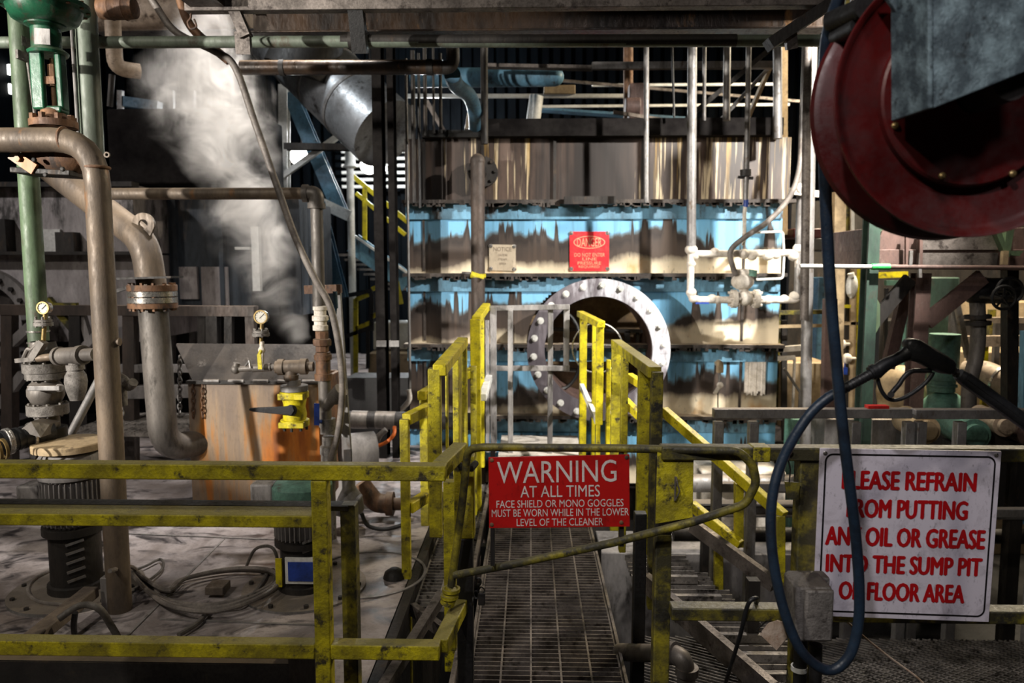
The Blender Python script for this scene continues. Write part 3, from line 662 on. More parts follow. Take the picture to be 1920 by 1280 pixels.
O(MB().tube(smooth([V(1428, 1184, 1.93), V(1418, 1182, 1.95), V(1440, 1162, 1.985), V(1450, 1156, 1.985)], 5), .002, 6), 'tie', K['black'], t)
mb = MB().tube(smooth([V(1355, 1300, 2.3), V(1366, 1262, 2.1), V(1388, 1190, 1.99), V(1400, 1140, 1.965), V(1409, 1124, 1.96), V(1420, 1122, 1.975), V(1416, 1134, 2.03)], 7), .006, 10)
O(mb, 'rubber_cord', K['rubber'], label='thin black cord draped over the right mid rail', cat='cord')
mb = MB().tube(smooth([V(1588, 1165, 2.05), V(1618, 1192, 2.06), V(1668, 1232, 2.08), V(1720, 1270, 2.1), V(1740, 1292, 2.1)], 7), .003, 8)
O(mb, 'string', K['paper'], label='thin pale string dangling behind the white sign', cat='string')

# ------------------------------------------------------------------ hose reel
YR = 1.40
cf = V(1830, 180, YR); c0_ = Vector((cf.x, YR, cf.z)); R0 = .251
reel = T('hose_reel', 'dark red steel hose reel hung overhead on a mottled bracket', 'hose reel', c0_)
O(MB().lathe(c0_, (0, 1, 0), [(.06, .016), (R0-.024, .016), (R0-.012, .010), (R0-.006, .002), (R0, 0), (R0+.001, .006), (R0-.004, .014), (R0-.012, .020), (.06, .022)], 96, closed=True), 'front_flange', K['red_reel'], reel)
O(MB().lathe(c0_+Vector((0, .10, 0)), (0, 1, 0), [(.06, 0), (R0-.012, 0), (R0-.002, .006), (R0+.002, .018), (R0-.008, .014), (.06, .006)], 96, closed=True), 'rear_flange', K['red_reel'], reel)
O(MB().cyl(c0_+Vector((0, .02, 0)), c0_+Vector((0, .10, 0)), .13, n=48), 'drum', K['red_reel'], reel)
mb = MB()
for k in range(3):
    r_ = .145+.026*k
    for j in range(2): mb.tube([c0_+Vector((cos(i*pi/30)*r_, .040+.034*j, sin(i*pi/30)*r_)) for i in range(60)], .0145, 10, closed=True)
O(mb, 'wound_hose', K['rubber'], reel)
Rh = S(161, YR)
O(MB().lathe(c0_+Vector((-.008, 0, 0)), (0, 1, 0), [(.03, -.004), (Rh-.004, -.004), (Rh, 0), (Rh, .016), (.03, .016)], 72, closed=True), 'hub_plate', K['red_reel'], reel)
for px, py in ((1680, 102), (1684, 170), (1678, 236), (1766, 330), (1898, 326)):
    p = V(px, py, YR-.004); O(MB().lathe(p, (0, -1, 0), [(.0065, 0), (.0065, .003), (.003, .006)], 12), 'bolt', K['brass'], reel)
q = pxquad([(1750, -60), (1990, -60), (1990, 108), (1750, 203)], 1.27)
mb = MB(); plate(mb, q, .010); O(mb, 'bracket_plate', K['bracket'], reel, bevel=.002)
q2 = [V(1735, -60, 1.27), V(1728, 204, 1.27)]
mb = MB().poly([V(1750, -60, 1.265), V(1750, 203, 1.265), V(1750, 203, 1.265)+Vector((-.008, .11, .0)), V(1750, -60, 1.265)+Vector((-.008, .11, 0))], (-.008, 0, 0))
O(mb, 'bracket_side', K['bracket'], reel, bevel=.002)
mb = MB().poly(pxquad([(1640, -40), (1735, 100), (1735, 30), (1690, -40)], 1.355), (0, .012, 0))
O(mb, 'brace', K['bracket'], reel, bevel=.002)
O(MB().cyl(c0_+Vector((0, -.10, 0)), c0_+Vector((0, .16, 0)), .03), 'axle', K['dark'], reel)
O(MB().span((V(1735, 0, 1.27).x, 1.26, V(0, -60, 1.27).z), (V(1990, 0, 1.27).x, 1.58, V(0, -60, 1.27).z+.012)).span((V(1900, 0, 1.27).x, 1.26, V(0, -60, 1.27).z), (V(1990, 0, 1.27).x, 1.58, 8)), 'hanger', K['dark'], reel)
O(MB().cyl(V(1560, 40, 1.52), V(1622, 14, 1.42), .020).cyl(V(1568, 70, 1.52), V(1610, 48, 1.44), .016), 'guide_roller', K['black'], reel)

# ------------------------------------------------------------------ hose and trigger gun
hose_pts = [(1600, -60, 1.46), (1572, 0, 1.5), (1553, 60, 1.54), (1546, 130, 1.57), (1545, 260, 1.6), (1549, 400, 1.62), (1558, 560, 1.63), (1570, 700, 1.64), (1580, 800, 1.65), (1592, 900, 1.67), (1604, 1000, 1.70), (1611, 1100, 1.72), (1609, 1170, 1.73), (1594, 1226, 1.73), (1566, 1254, 1.73), (1536, 1250, 1.73), (1500, 1216, 1.73), (1472, 1150, 1.74), (1453, 1070, 1.75), (1445, 990, 1.76), (1450, 920, 1.77), (1468, 860, 1.78), (1496, 808, 1.78), (1524, 770, 1.78), (1552, 746, 1.78), (1572, 735, 1.78)]
O(MB().tube(smooth([V(*p) for p in hose_pts], 7), S(10.2, 1.68), 16), 'pressure_hose', K['blue_hose'], label='blue-black pressure hose looping down from the red reel', cat='hose')
YN = 1.78
gun = T('spray_gun', 'black trigger spray gun with insulated lance at the hose end', 'spray gun', V(1660, 700, YN))
def gp(x, y): return (1420+x/3.84, 620+y/3.84)
def slab(pts, hw, y=YN, ch=.006):
    """rounded slab from an outline: three offset contours give it thickness with chamfered edges"""
    P = [V(*gp(*p), y) for p in pts]; n = len(P); c = sum(P, Vector())/n
    ins = [p+(c-p).normalized()*ch for p in P]
    e = Vector((0, 1, 0))
    return MB().loft([[p-e*hw for p in ins], [p-e*(hw-ch) for p in P], [p+e*(hw-ch) for p in P], [p+e*hw for p in ins]])
body = [(1055, 92), (1072, 66), (1110, 54), (1150, 60), (1270, 128), (1398, 208), (1412, 235), (1408, 262), (1392, 290), (1372, 310), (1295, 300), (1215, 258), (1150, 225), (1100, 215), (1080, 180), (1068, 140)]
O(slab(body, .019), 'receiver', K['rubber'], gun, ang=50)
mb = MB()
hp = [(1095, 150), (1060, 175), (1000, 205), (920, 245), (850, 300)]
mb.tube(smooth([V(*gp(*p), YN) for p in hp], 6), .02, 16, rs=[S(10.5+5.5*abs(1-i/12)*.6, YN) for i in range(25)])
O(mb, 'handle', K['rubber'], gun)
O(MB().cyl(V(*gp(868, 282), YN), V(*gp(812, 308), YN), S(13, YN), n=20).cyl(V(*gp(850, 290), YN), V(*gp(828, 300), YN), S(15, YN), n=20), 'collar', K['rubber'], gun)
mb = MB(); a = V(*gp(815, 312), YN); b = V(*gp(600, 430), YN)
for k in range(9):
    p = a.lerp(b, k/9); q_ = a.lerp(b, (k+.72)/9); mb.cyl(p, q_, S(9.6, YN), S(9.2, YN), 16)
mb.cyl(a, b, S(8.4, YN), S(7.2, YN), 16); O(mb, 'swivel_sleeve', K['rubber'], gun)
O(MB().cyl(V(*gp(560, 450), YN), V(*gp(500, 478), YN), S(8.4, YN), n=16), 'hose_ferrule', K['blue_hose'], gun)
gd = [(862, 325), (878, 390), (905, 450), (945, 490), (1000, 498), (1070, 475), (1150, 425), (1215, 370), (1255, 320), (1265, 295)]
O(MB().tube(smooth([V(*gp(*p), YN) for p in gd], 6), S(3.8, YN), 10), 'trigger_guard', K['rubber'], gun)
tr = [(1250, 285), (1200, 288), (1130, 288), (1085, 305), (1050, 340), (1020, 385), (985, 425), (955, 465)]
O(MB().tube(smooth([V(*gp(*p), YN) for p in tr], 6), S(4.6, YN), 10), 'trigger', K['rubber'], gun)
O(MB().cyl(V(*gp(962, 460), YN-.012), V(*gp(962, 460), YN+.012), S(6, YN), n=14), 'trigger_pin', K['dark'], gun)
O(MB().cyl(V(*gp(1395, 268), YN), V(*gp(1430, 300), YN), S(7, YN), n=16).cyl(V(*gp(1416, 300), YN), V(*gp(1440, 300), YN), S(9, YN), n=6), 'coupling', K['dark'], gun)
la = V(*gp(1448, 312), YN); lb = V(*gp(2080, 768), YN)
mb = MB().cyl(la, la.lerp(lb, .04), S(11, YN), S(12.8, YN), 20).cyl(la.lerp(lb, .04), lb, S(12.8, YN), S(14.5, YN), 20)
x_, y_, d_ = frame_of(lb-la)
for k in range(6):
    a_ = k*pi/3; o_ = (x_*cos(a_)+y_*sin(a_))*S(13, YN); mb.bar(la.lerp(lb, .06)+o_, lb+o_, .003, .003)
O(mb, 'lance_grip', K['rubber'], gun)
O(MB().cyl(lb, lb+(lb-la)*1.2, S(5, YN), n=12).cyl(lb+(lb-la)*1.2, lb+(lb-la)*1.26, S(8, YN), n=12), 'lance_tube', K['galv'], gun)
# ------------------------------------------------------------------ grating walkway
def grating(mb, x0, x1, y0, y1, z, dx, dy, t=.005, h=.025, tr=.003):
    n = int(round((y1-y0)/dy))
    for i in range(n+1): y = y0+dy*i; mb.span((x0, y-t/2, z-h), (x1, y+t/2, z))
    m = int(round((x1-x0)/dx))
    for i in range(m+1): x = x0+dx*i; mb.span((x-.004, y0, z-.008), (x+.004, y1, z+.001))
wl, wr = VZ(886, 1240, 0).x, VZ(1160, 1240, 0).x
walk = T('walkway', 'steel grating walkway leading from the gate to the manhole', 'walkway', ((wl+wr)/2, 2.2, 0))
mb = MB(); grating(mb, wl, wr, 2.0, 5.72, 0, (wr-wl)/5, .034); O(mb, 'grating', K['grate'], walk)
for x, s in ((wl-.012, 1), (wr+.012, -1)):
    O(MB().bar((x, 2.0, -.045), (x, 5.73, -.045), .012, .11), 'side_channel', K['grate'], walk)
for y in (2.4, 3.9, 5.4): O(MB().bar((wl, y, -.07), (wr, y, -.07), .05, .07), 'cross_member', K['dark'], walk)
for y in (2.5, 4.3, 5.6):
    for x in (wl-.03, wr+.03): O(MB().bar((x, y, -.05), (x, y, -1.2), .06, .06, (0, 1, 0)), 'support_leg', K['dark'], walk)
t = T('landing_plate', 'pale dusty landing plate at the far end of the walkway', 'landing', (.1, 6.2, .1))
a = VZ(912, 848, .13); 
O(MB().span((wl-.02, 5.75, .10), (wr+.05, 6.45, .13)), 'plate', K['white_crust'], t)
for y in (5.8, 6.4):
    for x in (wl, wr): O(MB().bar((x, y, .1), (x, y, -1.2), .05, .05, (0, 1, 0)), 'support_leg', K['dark'], t)

# ------------------------------------------------------------------ yellow walkway railings
def post(px, py, Y, ytop, zbot, w=.05, h=.05, parent=None, m='yellow_bright', name='post', bevel=.004):
    x = V(px, py, Y).x; return O(seg((x, Y, V(px, ytop, Y).z), (x, Y, zbot), w, h, (0, 1, 0)), name, K[m], parent, bevel=bevel)
def railbar(a, b, w=.05, h=.05, parent=None, m='yellow_bright', name='top_rail'):
    return O(seg(V(*a), V(*b), w, h), name, K[m], parent, bevel=.004)
lw = T('walkway_railing', 'nearer yellow railing along the left side of the grating', 'railing', VZ(820, 1200, 0))
railbar((824, 694, 3.55), (868, 640, 4.75), .065, .055, lw)
post(816, 800, 3.58, 690, V(816, 1004, 3.58).z, .06, .06, lw, 'yellow')
post(838, 760, 3.9, 690, V(838, 960, 3.9).z, .012, .05, lw, 'yellow', 'flat_bar')
post(858, 760, 4.3, 668, V(838, 1000, 4.3).z, .035, .20, lw, 'yellow', 'plate_post')
post(869, 760, 4.72, 640, V(838, 1000, 4.6).z, .05, .05, lw, 'yellow', 'post')
post(844, 1000, 3.0, 900, -.1, .05, .05, lw, 'yellow', 'lower_post')
fw = T('landing_railing', 'farther bright yellow railing on the left edge of the landing', 'railing', V(900, 840, 5.2))
railbar((893, 600, 5.0), (912, 574, 5.9), .06, .05, fw)
post(892, 720, 5.0, 598, -.1, .07, .06, fw); post(903, 720, 5.5, 590, .1, .04, .05, fw)
post(888, 740, 4.9, 686, -.1, .04, .05, fw, 'yellow')
railbar((872, 704, 4.85), (895, 688, 5.1), .05, .05, fw, name='mid_rail')
railbar((905, 745, 5.0), (918, 705, 5.9), .05, .05, fw, 'white_steel', 'mid_rail')
gw = T('landing_gate', 'grey chipped square-tube gate frame in front of the manhole', 'gate', V(990, 830, 5.9))
a, b = 5.85, 5.8
for pts, nm in ((((914, 578, a), (1068, 575, b)), 'top_rail'), (((914, 690, a), (1068, 690, b)), 'mid_rail')):
    O(seg(V(*pts[0]), V(*pts[1]), .045, .04), nm, K['grey_paint'], gw, bevel=.003)
for px, y0_, y1_, w_ in ((925, 575, 830, .05), (957, 578, 830, .04), (1032, 578, 830, .04), (1062, 575, 695, .045), (914, 600, 830, .03)):
    z1_ = .13 if y1_ == 830 else V(px, y1_, a).z
    post(px, 640, a-.02, y0_, z1_, w_, .04, gw, 'grey_paint', 'upright')
rw = T('landing_railing', 'farther bright yellow railing on the right edge of the landing', 'railing', V(1105, 840, 5.3))
railbar((1088, 588, 5.75), (1127, 608, 4.9), .055, .045, rw)
post(1093, 700, 5.7, 590, .1, .055, .04, rw); post(1113, 700, 5.25, 602, -.1, .025, .03, rw); post(1124, 700, 4.95, 610, V(0, 790, 4.95).z, .05, .04, rw); post(1121, 840, 4.95, 640, -.1, .03, .03, rw)
post(1140, 760, 5.0, 674, -.1, .03, .04, rw)
O(seg(V(1090, 722, 5.7), V(1120, 790, 4.95), .03, .04), 'kick_rail', K['white_steel'], rw)
nw = T('walkway_railing', 'nearer yellow railing along the right side of the grating', 'railing', VZ(1225, 1200, 0))
railbar((1155, 644, 4.75), (1228, 698, 3.6), .065, .055, nw, 'yellow')
post(1154, 760, 4.72, 650, -.1, .055, .05, nw, 'yellow'); post(1170, 760, 4.35, 668, -.1, .04, .06, nw, 'yellow')
post(1206, 790, 3.85, 690, -.1, .06, .05, nw, 'yellow'); post(1230, 790, 3.6, 696, -.1, .055, .055, nw, 'yellow_dirty')
post(1198, 1100, 3.0, 960, -1.2, .05, .05, nw, 'black', 'lower_post')
lo = T('low_railing', 'short yellow stair rail left of the walkway beside the sump edge', 'railing', VZ(770, 1140, 0))
def sloped(a, b, m='yellow_bright', nm='rail', p=lo, w=.05, h=.055): O(seg(V(*a), V(*b), w, h), nm, K[m], p, bevel=.004)
sloped((762, 786, 3.7), (806, 764, 3.95)); sloped((766, 952, 3.7), (806, 926, 3.95), nm='mid_rail')
post(761, 960, 3.7, 785, -1.2, .045, .045, lo, 'yellow'); post(797, 940, 4.5, 738, -1.2, .05, .045, lo, 'yellow')
sloped((790, 742, 4.45), (812, 728, 4.7)); 
# frame edge between floor and walkway
t = T('sump_curb', 'dark angle curb and small grating strip left of the walkway', 'curb', (-.45, 3.4, 0))
O(MB().bar((-.60, 2.4, -.03), (-.60, 6.5, -.03), .05, .06), 'edge_angle', K['dark'], t)
mb = MB(); grating(mb, -.565, wl-.08, 3.5, 5.6, -.06, .11, .04); O(mb, 'grating', K['grate_dark'], t)
O(MB().bar((-.565, 3.45, -.05), (wl-.06, 3.1, -.05), .03, .06).bar((wl-.07, 2.2, -.05), (wl-.07, 5.7, -.05), .02, .09).bar((-.60, 2.45, -.02), (-.42, 3.4, .04), .04, .05), 'side_angle', K['grate'], t)

# ------------------------------------------------------------------ lower level on the right: grating decks, stair
ZL = -.55
deck = T('lower_grating', 'lower steel grating deck seen under the right guard rail', 'grating', (1.4, 3.6, ZL))
mb = MB(); X0_, X1_, Ya_, Yb_ = .60, 3.6, 2.3, 4.2
for sgn in (1, -1):
    k = -30.0
    while k < 90:
        # diamond mesh: lines y = Ya + sgn*slope*(x - xk), clipped to the deck
        sl = .55; xk = X0_+k*.062; p = []
        for x in (X0_, X1_): p.append((x, (Ya_ if sgn > 0 else Yb_)+sgn*sl*(x-xk)))
        (xa_, ya_), (xb_, yb_) = p; t0_, t1_ = 0.0, 1.0; dy_ = yb_-ya_
        for lim, sg in ((Ya_, 1), (Yb_, -1)):
            ta = (lim-ya_)/dy_
            if sg*dy_ > 0: t0_ = max(t0_, ta)
            else: t1_ = min(t1_, ta)
        if t1_-t0_ > .01: mb.bar((xa_+(xb_-xa_)*t0_, ya_+dy_*t0_, ZL-.004), (xa_+(xb_-xa_)*t1_, ya_+dy_*t1_, ZL-.004), .006, .008)
        k += 1
O(mb, 'mesh', K['grate_dark'], deck)
for y in (2.3, 3.4, 4.2): O(MB().bar((.6, y, ZL-.06), (3.6, y, ZL-.06), .05, .08), 'joist', K['dark'], deck)
for x in (.62, 2.0, 3.5):
    for y in (2.32, 4.18): O(MB().bar((x, y, ZL-.1), (x, y, -1.2), .06, .06, (0, 1, 0)), 'leg', K['dark'], deck)
st = T('stair', 'steel stair with yellow sloping handrails going down right of the walkway', 'stairs', V(1330, 1040, 3.7))
def sb(a, b, m='yellow_bright', nm='handrail', w=.045, h=.05): O(seg(V(*a), V(*b), w, h), nm, K[m], st, bevel=.003)
sb((1244, 770, 4.1), (1470, 968, 3.5)); sb((1180, 706, 4.9), (1205, 722, 4.7)); sb((1296, 946, 3.9), (1388, 1022, 3.7), nm='mid_rail'); sb((1165, 745, 4.9), (1200, 780, 4.7), nm='mid_rail')
for px, y0_, y1_, Y in ((1385, 905, 1024, 3.75), (1347, 985, 1130, 3.8), (1462, 965, 1110, 3.5)): O(seg(V(px, y0_, Y), V(px, y1_, Y), .042, .042, (0, 1, 0)), 'post', K['yellow'], st, bevel=.003)
O(seg(V(1298, 984, 3.75), V(1452, 1096, 3.4), .035, .07), 'stringer', K['grate'], st); O(seg(V(1210, 1090, 3.5), V(1450, 1300, 2.7), .035, .09), 'stringer', K['grate'], st)
for k in range(6):
    p = V(1245+k*42, 1075+k*36, 3.55-k*.12); mb = MB()
    for j in range(6): mb.bar(p+Vector((-.16, .05*j, -.02)), p+Vector((.16, .05*j, -.02)), .006, .03)
    mb.bar(p+Vector((-.16, -.02, -.02)), p+Vector((.16, -.02, -.02)), .02, .035); O(mb, 'tread', K['grate_dark'], st)
O(seg(V(1412, 1085, 3.2), V(1406, 1290, 3.2), .05, .05, (0, 1, 0)), 'support_leg', K['dark'], st)
t = T('drain_pipe', 'pale horizontal drain pipe with elbow under the right rail', 'pipe', V(1290, 1260, 2.7))
p0 = V(1160, 1222, 3.0); p1 = V(1284, 1226, 2.75); p2 = V(1288, 1300, 2.75)
O(MB().tube([p0, p1, p2], .035, 16, .05), 'pipe', K['grey_pipe'], t); O(MB().cyl(V(1256, 1224, 2.80), V(1268, 1225, 2.78), .044), 'coupling', K['grey_pipe'], t); O(MB().cyl(V(1288, 1250, 2.75), V(1288, 1264, 2.75), .044), 'coupling', K['grey_pipe'], t)
# low pipes and beams in the pit behind the stair
for i, (y0_, Y, r, m, lab) in enumerate(((905, 5.6, .07, 'galv', 'thick pale grey pipe lying low behind the stair rail'), (958, 5.3, .035, 'grey_pipe', 'thin grey pipe just below the thick pale pipe'), (1000, 5.0, .05, 'dark', 'dark pipe near the pit floor behind the stair'))):
    a = V(1262, y0_, Y); O(MB().cyl((a.x, Y, a.z), (3.8, Y, a.z), r), 'pit_pipe', K[m], label=lab, cat='pipe')
t = T('tan_plinth', 'pale cream block base standing under the right end of the casing', 'plinth', V(1410, 960, 6.5))
O(MB().span((V(1300, 900, 6.4).x, 6.1, -1.2), (V(1452, 900, 6.4).x, 6.5, V(0, 858, 6.4).z)), 'block', K['white_crust'], t, bevel=.02)
t = T('pit_beam', 'grey beam across the pit behind the stair posts', 'beam', V(1450, 930, 4.9))
a = V(1300, 952, 4.9); O(MB().ibeam((a.x, 4.9, a.z), (3.9, 4.9, a.z), .10, .09), 'beam', K['galv'], t)
O(MB().bar((a.x+.1, 4.9, a.z), (a.x+.1, 4.9, -1.2), .08, .08, (0, 1, 0)).bar((3.2, 4.9, a.z), (3.2, 4.9, -1.2), .08, .08, (0, 1, 0)), 'leg', K['dark'], t)
t = T('pit_ledge', 'dark concrete ledge on the far side of the lower grating', 'ledge', (2.2, 4.9, -1.2))
O(MB().span((.5, 5.15, -1.2), (2.1, 5.6, -.42)), 'block', K['grey_body'], t, bevel=.01)
# grey square-tube guard rail beyond the pit
YQ = 4.3
gr = T('grey_railing', 'grey square-tube guard rail in front of the casing right side', 'railing', V(1400, 1040, YQ))
O(seg(V(1337, 774, YQ), V(1706, 774, YQ), .06, .055), 'top_rail', K['galv'], gr, bevel=.004)
for px in (1345, 1410, 1600, 1700): post(px, 860, YQ, 790, -1.2, .055, .055, gr, 'galv')
O(seg(V(1350, 912, YQ), V(1706, 912, YQ), .05, .05), 'mid_rail', K['galv'], gr, bevel=.004)
g2 = T('grey_railing', 'grey square-tube guard rail with green tint behind the spray lance', 'railing', V(1800, 1040, YQ))
O(seg(V(1712, 775, YQ), V(2080, 775, YQ), .06, .055), 'top_rail', K['galv'], g2, bevel=.004)
for px in (1722, 1796, 1950): post(px, 860, YQ, 790, -1.2, .055, .055, g2, 'galv')
O(seg(V(1712, 960, YQ), V(2080, 960, YQ), .05, .05), 'mid_rail', K['galv'], g2, bevel=.004)
O(MB().span(V(1628, 766, YQ-.02), V(1660, 758, YQ+.03)), 'red_clip', K['red'], label='small red plastic clip lying on the grey rail', cat='clip')
# ------------------------------------------------------------------ left piping
def flange(mb, c, ax, r, h, n=8, br=.009):
    c = Vector(c); a = Vector(ax).normalized(); mb.cyl(c-a*h/2, c+a*h/2, r, n=32); mb.bolts(c-a*(h/2+br), a, r*.83, br, h+2*br, n, .2)
YP = 3.3
t = T('elbow_pipe', 'tall dusty brown pipe that elbows left over the green valve', 'pipe', (V(192, 500, YP).x, YP, 0))
px_ = V(191, 500, YP).x; zt2 = V(100, 262, YP).z; rp = S(22.5, YP)
pp_ = O(MB().tube([(V(-120, 262, YP).x, YP, zt2), (px_, YP, zt2), (px_, YP, 0)], rp, 28, .19), 'pipe', K['brown_pipe'], t)
O(MB().lathe((px_, YP, V(0, 318, YP).z), (0, 0, 1), [(rp, 0), (rp+.004, .004), (rp+.004, .010), (rp, .014)], 28), 'weld_bead', K['rust_pipe'], pp_)
O(MB().lathe((V(118, 262, YP).x, YP, zt2), (1, 0, 0), [(rp, 0), (rp+.004, .004), (rp+.004, .010), (rp, .014)], 28), 'weld_bead', K['rust_pipe'], pp_)
O(MB().cyl((px_+rp-.01, YP, V(0, 640, YP).z), (px_+rp+.012, YP, V(0, 640, YP).z), .018, n=12).ring((px_+rp+.005, YP-.02, V(0, 292, YP).z), (0, 1, 0), .007, .013, .008, 16), 'boss', K['brown_pipe'], t)
# control valve
YV = 3.46
cv = T('control_valve', 'green diaphragm control valve standing above the brown horizontal pipe', 'valve', V(98, 300, YV))
ax = V(86, 60, YV).x
def vz(y): return V(86, y, YV).z
O(MB().lathe((ax, YV, vz(47)), (0, 0, 1), [(.03, 0), (.10, .0), (.135, .02), (.15, .05), (.155, .07), (.185, .075), (.185, .095), (.15, .10), (.12, .14), (.05, .17), (.03, .175)], 40), 'diaphragm_case', K['green'], cv); dc_ = LAST[0]
O(MB().bolts((ax, YV, vz(47)+.068), (0, 0, 1), .172, .010, .036, 14), 'case_bolts', K['rust_pipe'], dc_)
O(MB().lathe((ax, YV, vz(100)), (0, 0, 1), [(.062, 0), (.062, vz(50)-vz(100)-.01), (.085, vz(50)-vz(100)), (.085, vz(46)-vz(100)), (.03, vz(46)-vz(100))], 28).lathe((ax+.005, YV, vz(104)), (0, 0, 1), [(.03, 0), (.08, .0), (.085, .012), (.062, .03)], 28), 'yoke_neck', K['green'], cv); yn_ = LAST[0]
q = [V(64, 52, YV-.064), V(93, 54, YV-.064), V(94, 84, YV-.064), V(64, 82, YV-.064)]
O(MB().poly(q, (0, .006, 0)), 'name_plate', K['grey_paint'], yn_, label='riveted steel name plate')
O(MB().bar((ax-.028, YV-.03, vz(208)), (ax-.030, YV-.03, vz(100)), .058, .03, (0, 1, 0)).bar((ax+.062, YV, vz(208)), (ax+.058, YV, vz(100)), .03, .05, (0, 1, 0)).bar((ax-.03, YV, vz(207)), (ax+.07, YV, vz(207)), .07, .03), 'yoke_leg', K['green'], cv, bevel=.008)
O(MB().cyl((ax+.02, YV, vz(205)), (ax+.02, YV, vz(110)), .010).cyl((ax+.02, YV, vz(162)), (ax+.02, YV, vz(122)), .020, n=8).span((ax-.005, YV-.03, vz(160)), (ax+.045, YV+.03, vz(146))), 'stem', K['rust_pipe'], cv)
mb = MB().lathe((ax+.012, YV, vz(240)), (0, 0, 1), [(.10, 0), (.10, .03), (.06, .035), (.05, .075), (.03, .09)], 24).bolts((ax+.012, YV, vz(240)), (0, 0, 1), .082, .016, .055, 8)
O(mb, 'bonnet', K['rust_pipe'], cv)
O(MB().ball((ax+.05, YV, vz(290)), .12, 16, (1.2, .8, .85)).cyl((ax-.10, YV, vz(288)), (ax+.16, YV, vz(288)), .075), 'valve_body', K['rust_pipe'], cv)
mb = MB().bar(V(22, 288, YV-.08), V(66, 318, YV-.08), .05, .018, (0, 1, 0)); mb.bolts(V(35, 298, YV-.09), (0, -1, 0), .0001, .014, .014, 1); O(mb, 'flange_lug', K['orange_tank'], cv)
O(MB().bar(V(40, 322, YV), V(150, 328, YV), .16, .025).bolts(V(95, 300, YV-.11), (0, -1, 0), .07, .012, .015, 5), 'lower_flange', K['dark'], cv, bevel=.004)
# positioner box left of the yoke
t = T('positioner_box', 'small grey valve positioner clamped on the pale green pipe', 'box', V(40, 110, 3.55))
O(MB().span(V(28, 92, 3.5), V(56, 118, 3.58)).span(V(40, 66, 3.5), V(58, 92, 3.56)).cyl(V(52, 118, 3.52), V(66, 222, 3.5), .006), 'body', K['galv_box'], t, bevel=.004)
# green verticals
t = T('green_pipe', 'faded green vertical pipe along the left edge ending above the small gauge', 'pipe', V(60, 640, 3.7))
x = V(58, 400, 3.7).x
O(MB().cyl((x, 3.7, V(0, 655, 3.7).z), (x, 3.7, V(0, -80, 3.7).z), S(18, 3.7), n=28), 'pipe', K['green_pipe'], t)
O(MB().ring((x, 3.7, V(0, 622, 3.7).z), (0, 0, 1), S(17.9, 3.7), S(20, 3.7), .008).ring((x, 3.7, V(0, 643, 3.7).z), (0, 0, 1), S(17.9, 3.7), S(20, 3.7), .008), 'clamp_band', K['chrome'], t)
t = T('pale_pipe', 'pale green vertical pipe descending behind the brown elbow', 'pipe', V(170, 300, 3.8))
x = V(166, 120, 3.8).x
O(MB().cyl((x, 3.8, V(0, 300, 3.8).z), (x, 3.8, V(0, -90, 3.8).z), S(19, 3.8), n=28), 'pipe', K['pale_green_pipe'], t)
O(MB().cyl((x-S(13, 3.8), 3.74, V(0, 300, 3.8).z), (x-S(15, 3.8), 3.74, V(0, 10, 3.8).z), .008, n=8), 'tracer_tube', K['galv'], t)
# left valve stack
YL = 3.6
ls = T('valve_stack', 'crusty grey valve and flange stack below the faded green pipe', 'valve', V(85, 860, YL))
x = V(85, 720, YL).x
def lz(y): return V(85, y, YL).z
O(MB().cyl((x, YL, lz(800)), (x, YL, lz(640)), .055), 'pipe', K['grey_pipe'], ls)
mb = MB(); flange(mb, (x, YL, lz(688)), (0, 0, 1), S(37, YL), .045); flange(mb, (x+.005, YL, lz(703)), (0, 0, 1), S(35, YL), .03); O(mb, 'upper_flange', K['galv_box'], ls)
mb = MB(); flange(mb, (x+.005, YL, lz(766)), (0, 0, 1), S(36, YL), .05); O(mb, 'lower_flange', K['galv_box'], ls)
O(MB().ball((x, YL, lz(735)), .085, 14, (1, 1, .9)), 'valve_body', K['grey_pipe'], ls); O(MB().cyl((x, YL, lz(675)), (x, YL, lz(640)), .075, .055), 'reducer', K['grey_pipe'], ls)
O(MB().bar(V(54, 727, YL-.12), V(115, 727, YL-.12), .03, .024).cyl(V(112, 727, YL-.12), V(112, 727, YL), .02), 'lever', K['galv'], ls, bevel=.003)
O(MB().bar(V(30, 676, YL-.1), V(72, 672, YL-.1), .02, .02).tube(smooth([V(44, 672, YL-.1), V(52, 655, YL-.1), V(60, 655, YL-.1), V(72, 640, YL-.08)], 4), .01, 8).bar(V(62, 672, YL-.1), V(82, 640, YL-.1), .04, .03), 'hand_lever', K['grey_pipe'], ls)
O(MB().cyl((x, YL, lz(800)), (x, YL, lz(852)), .085), 'lower_pipe', K['dark'], ls)
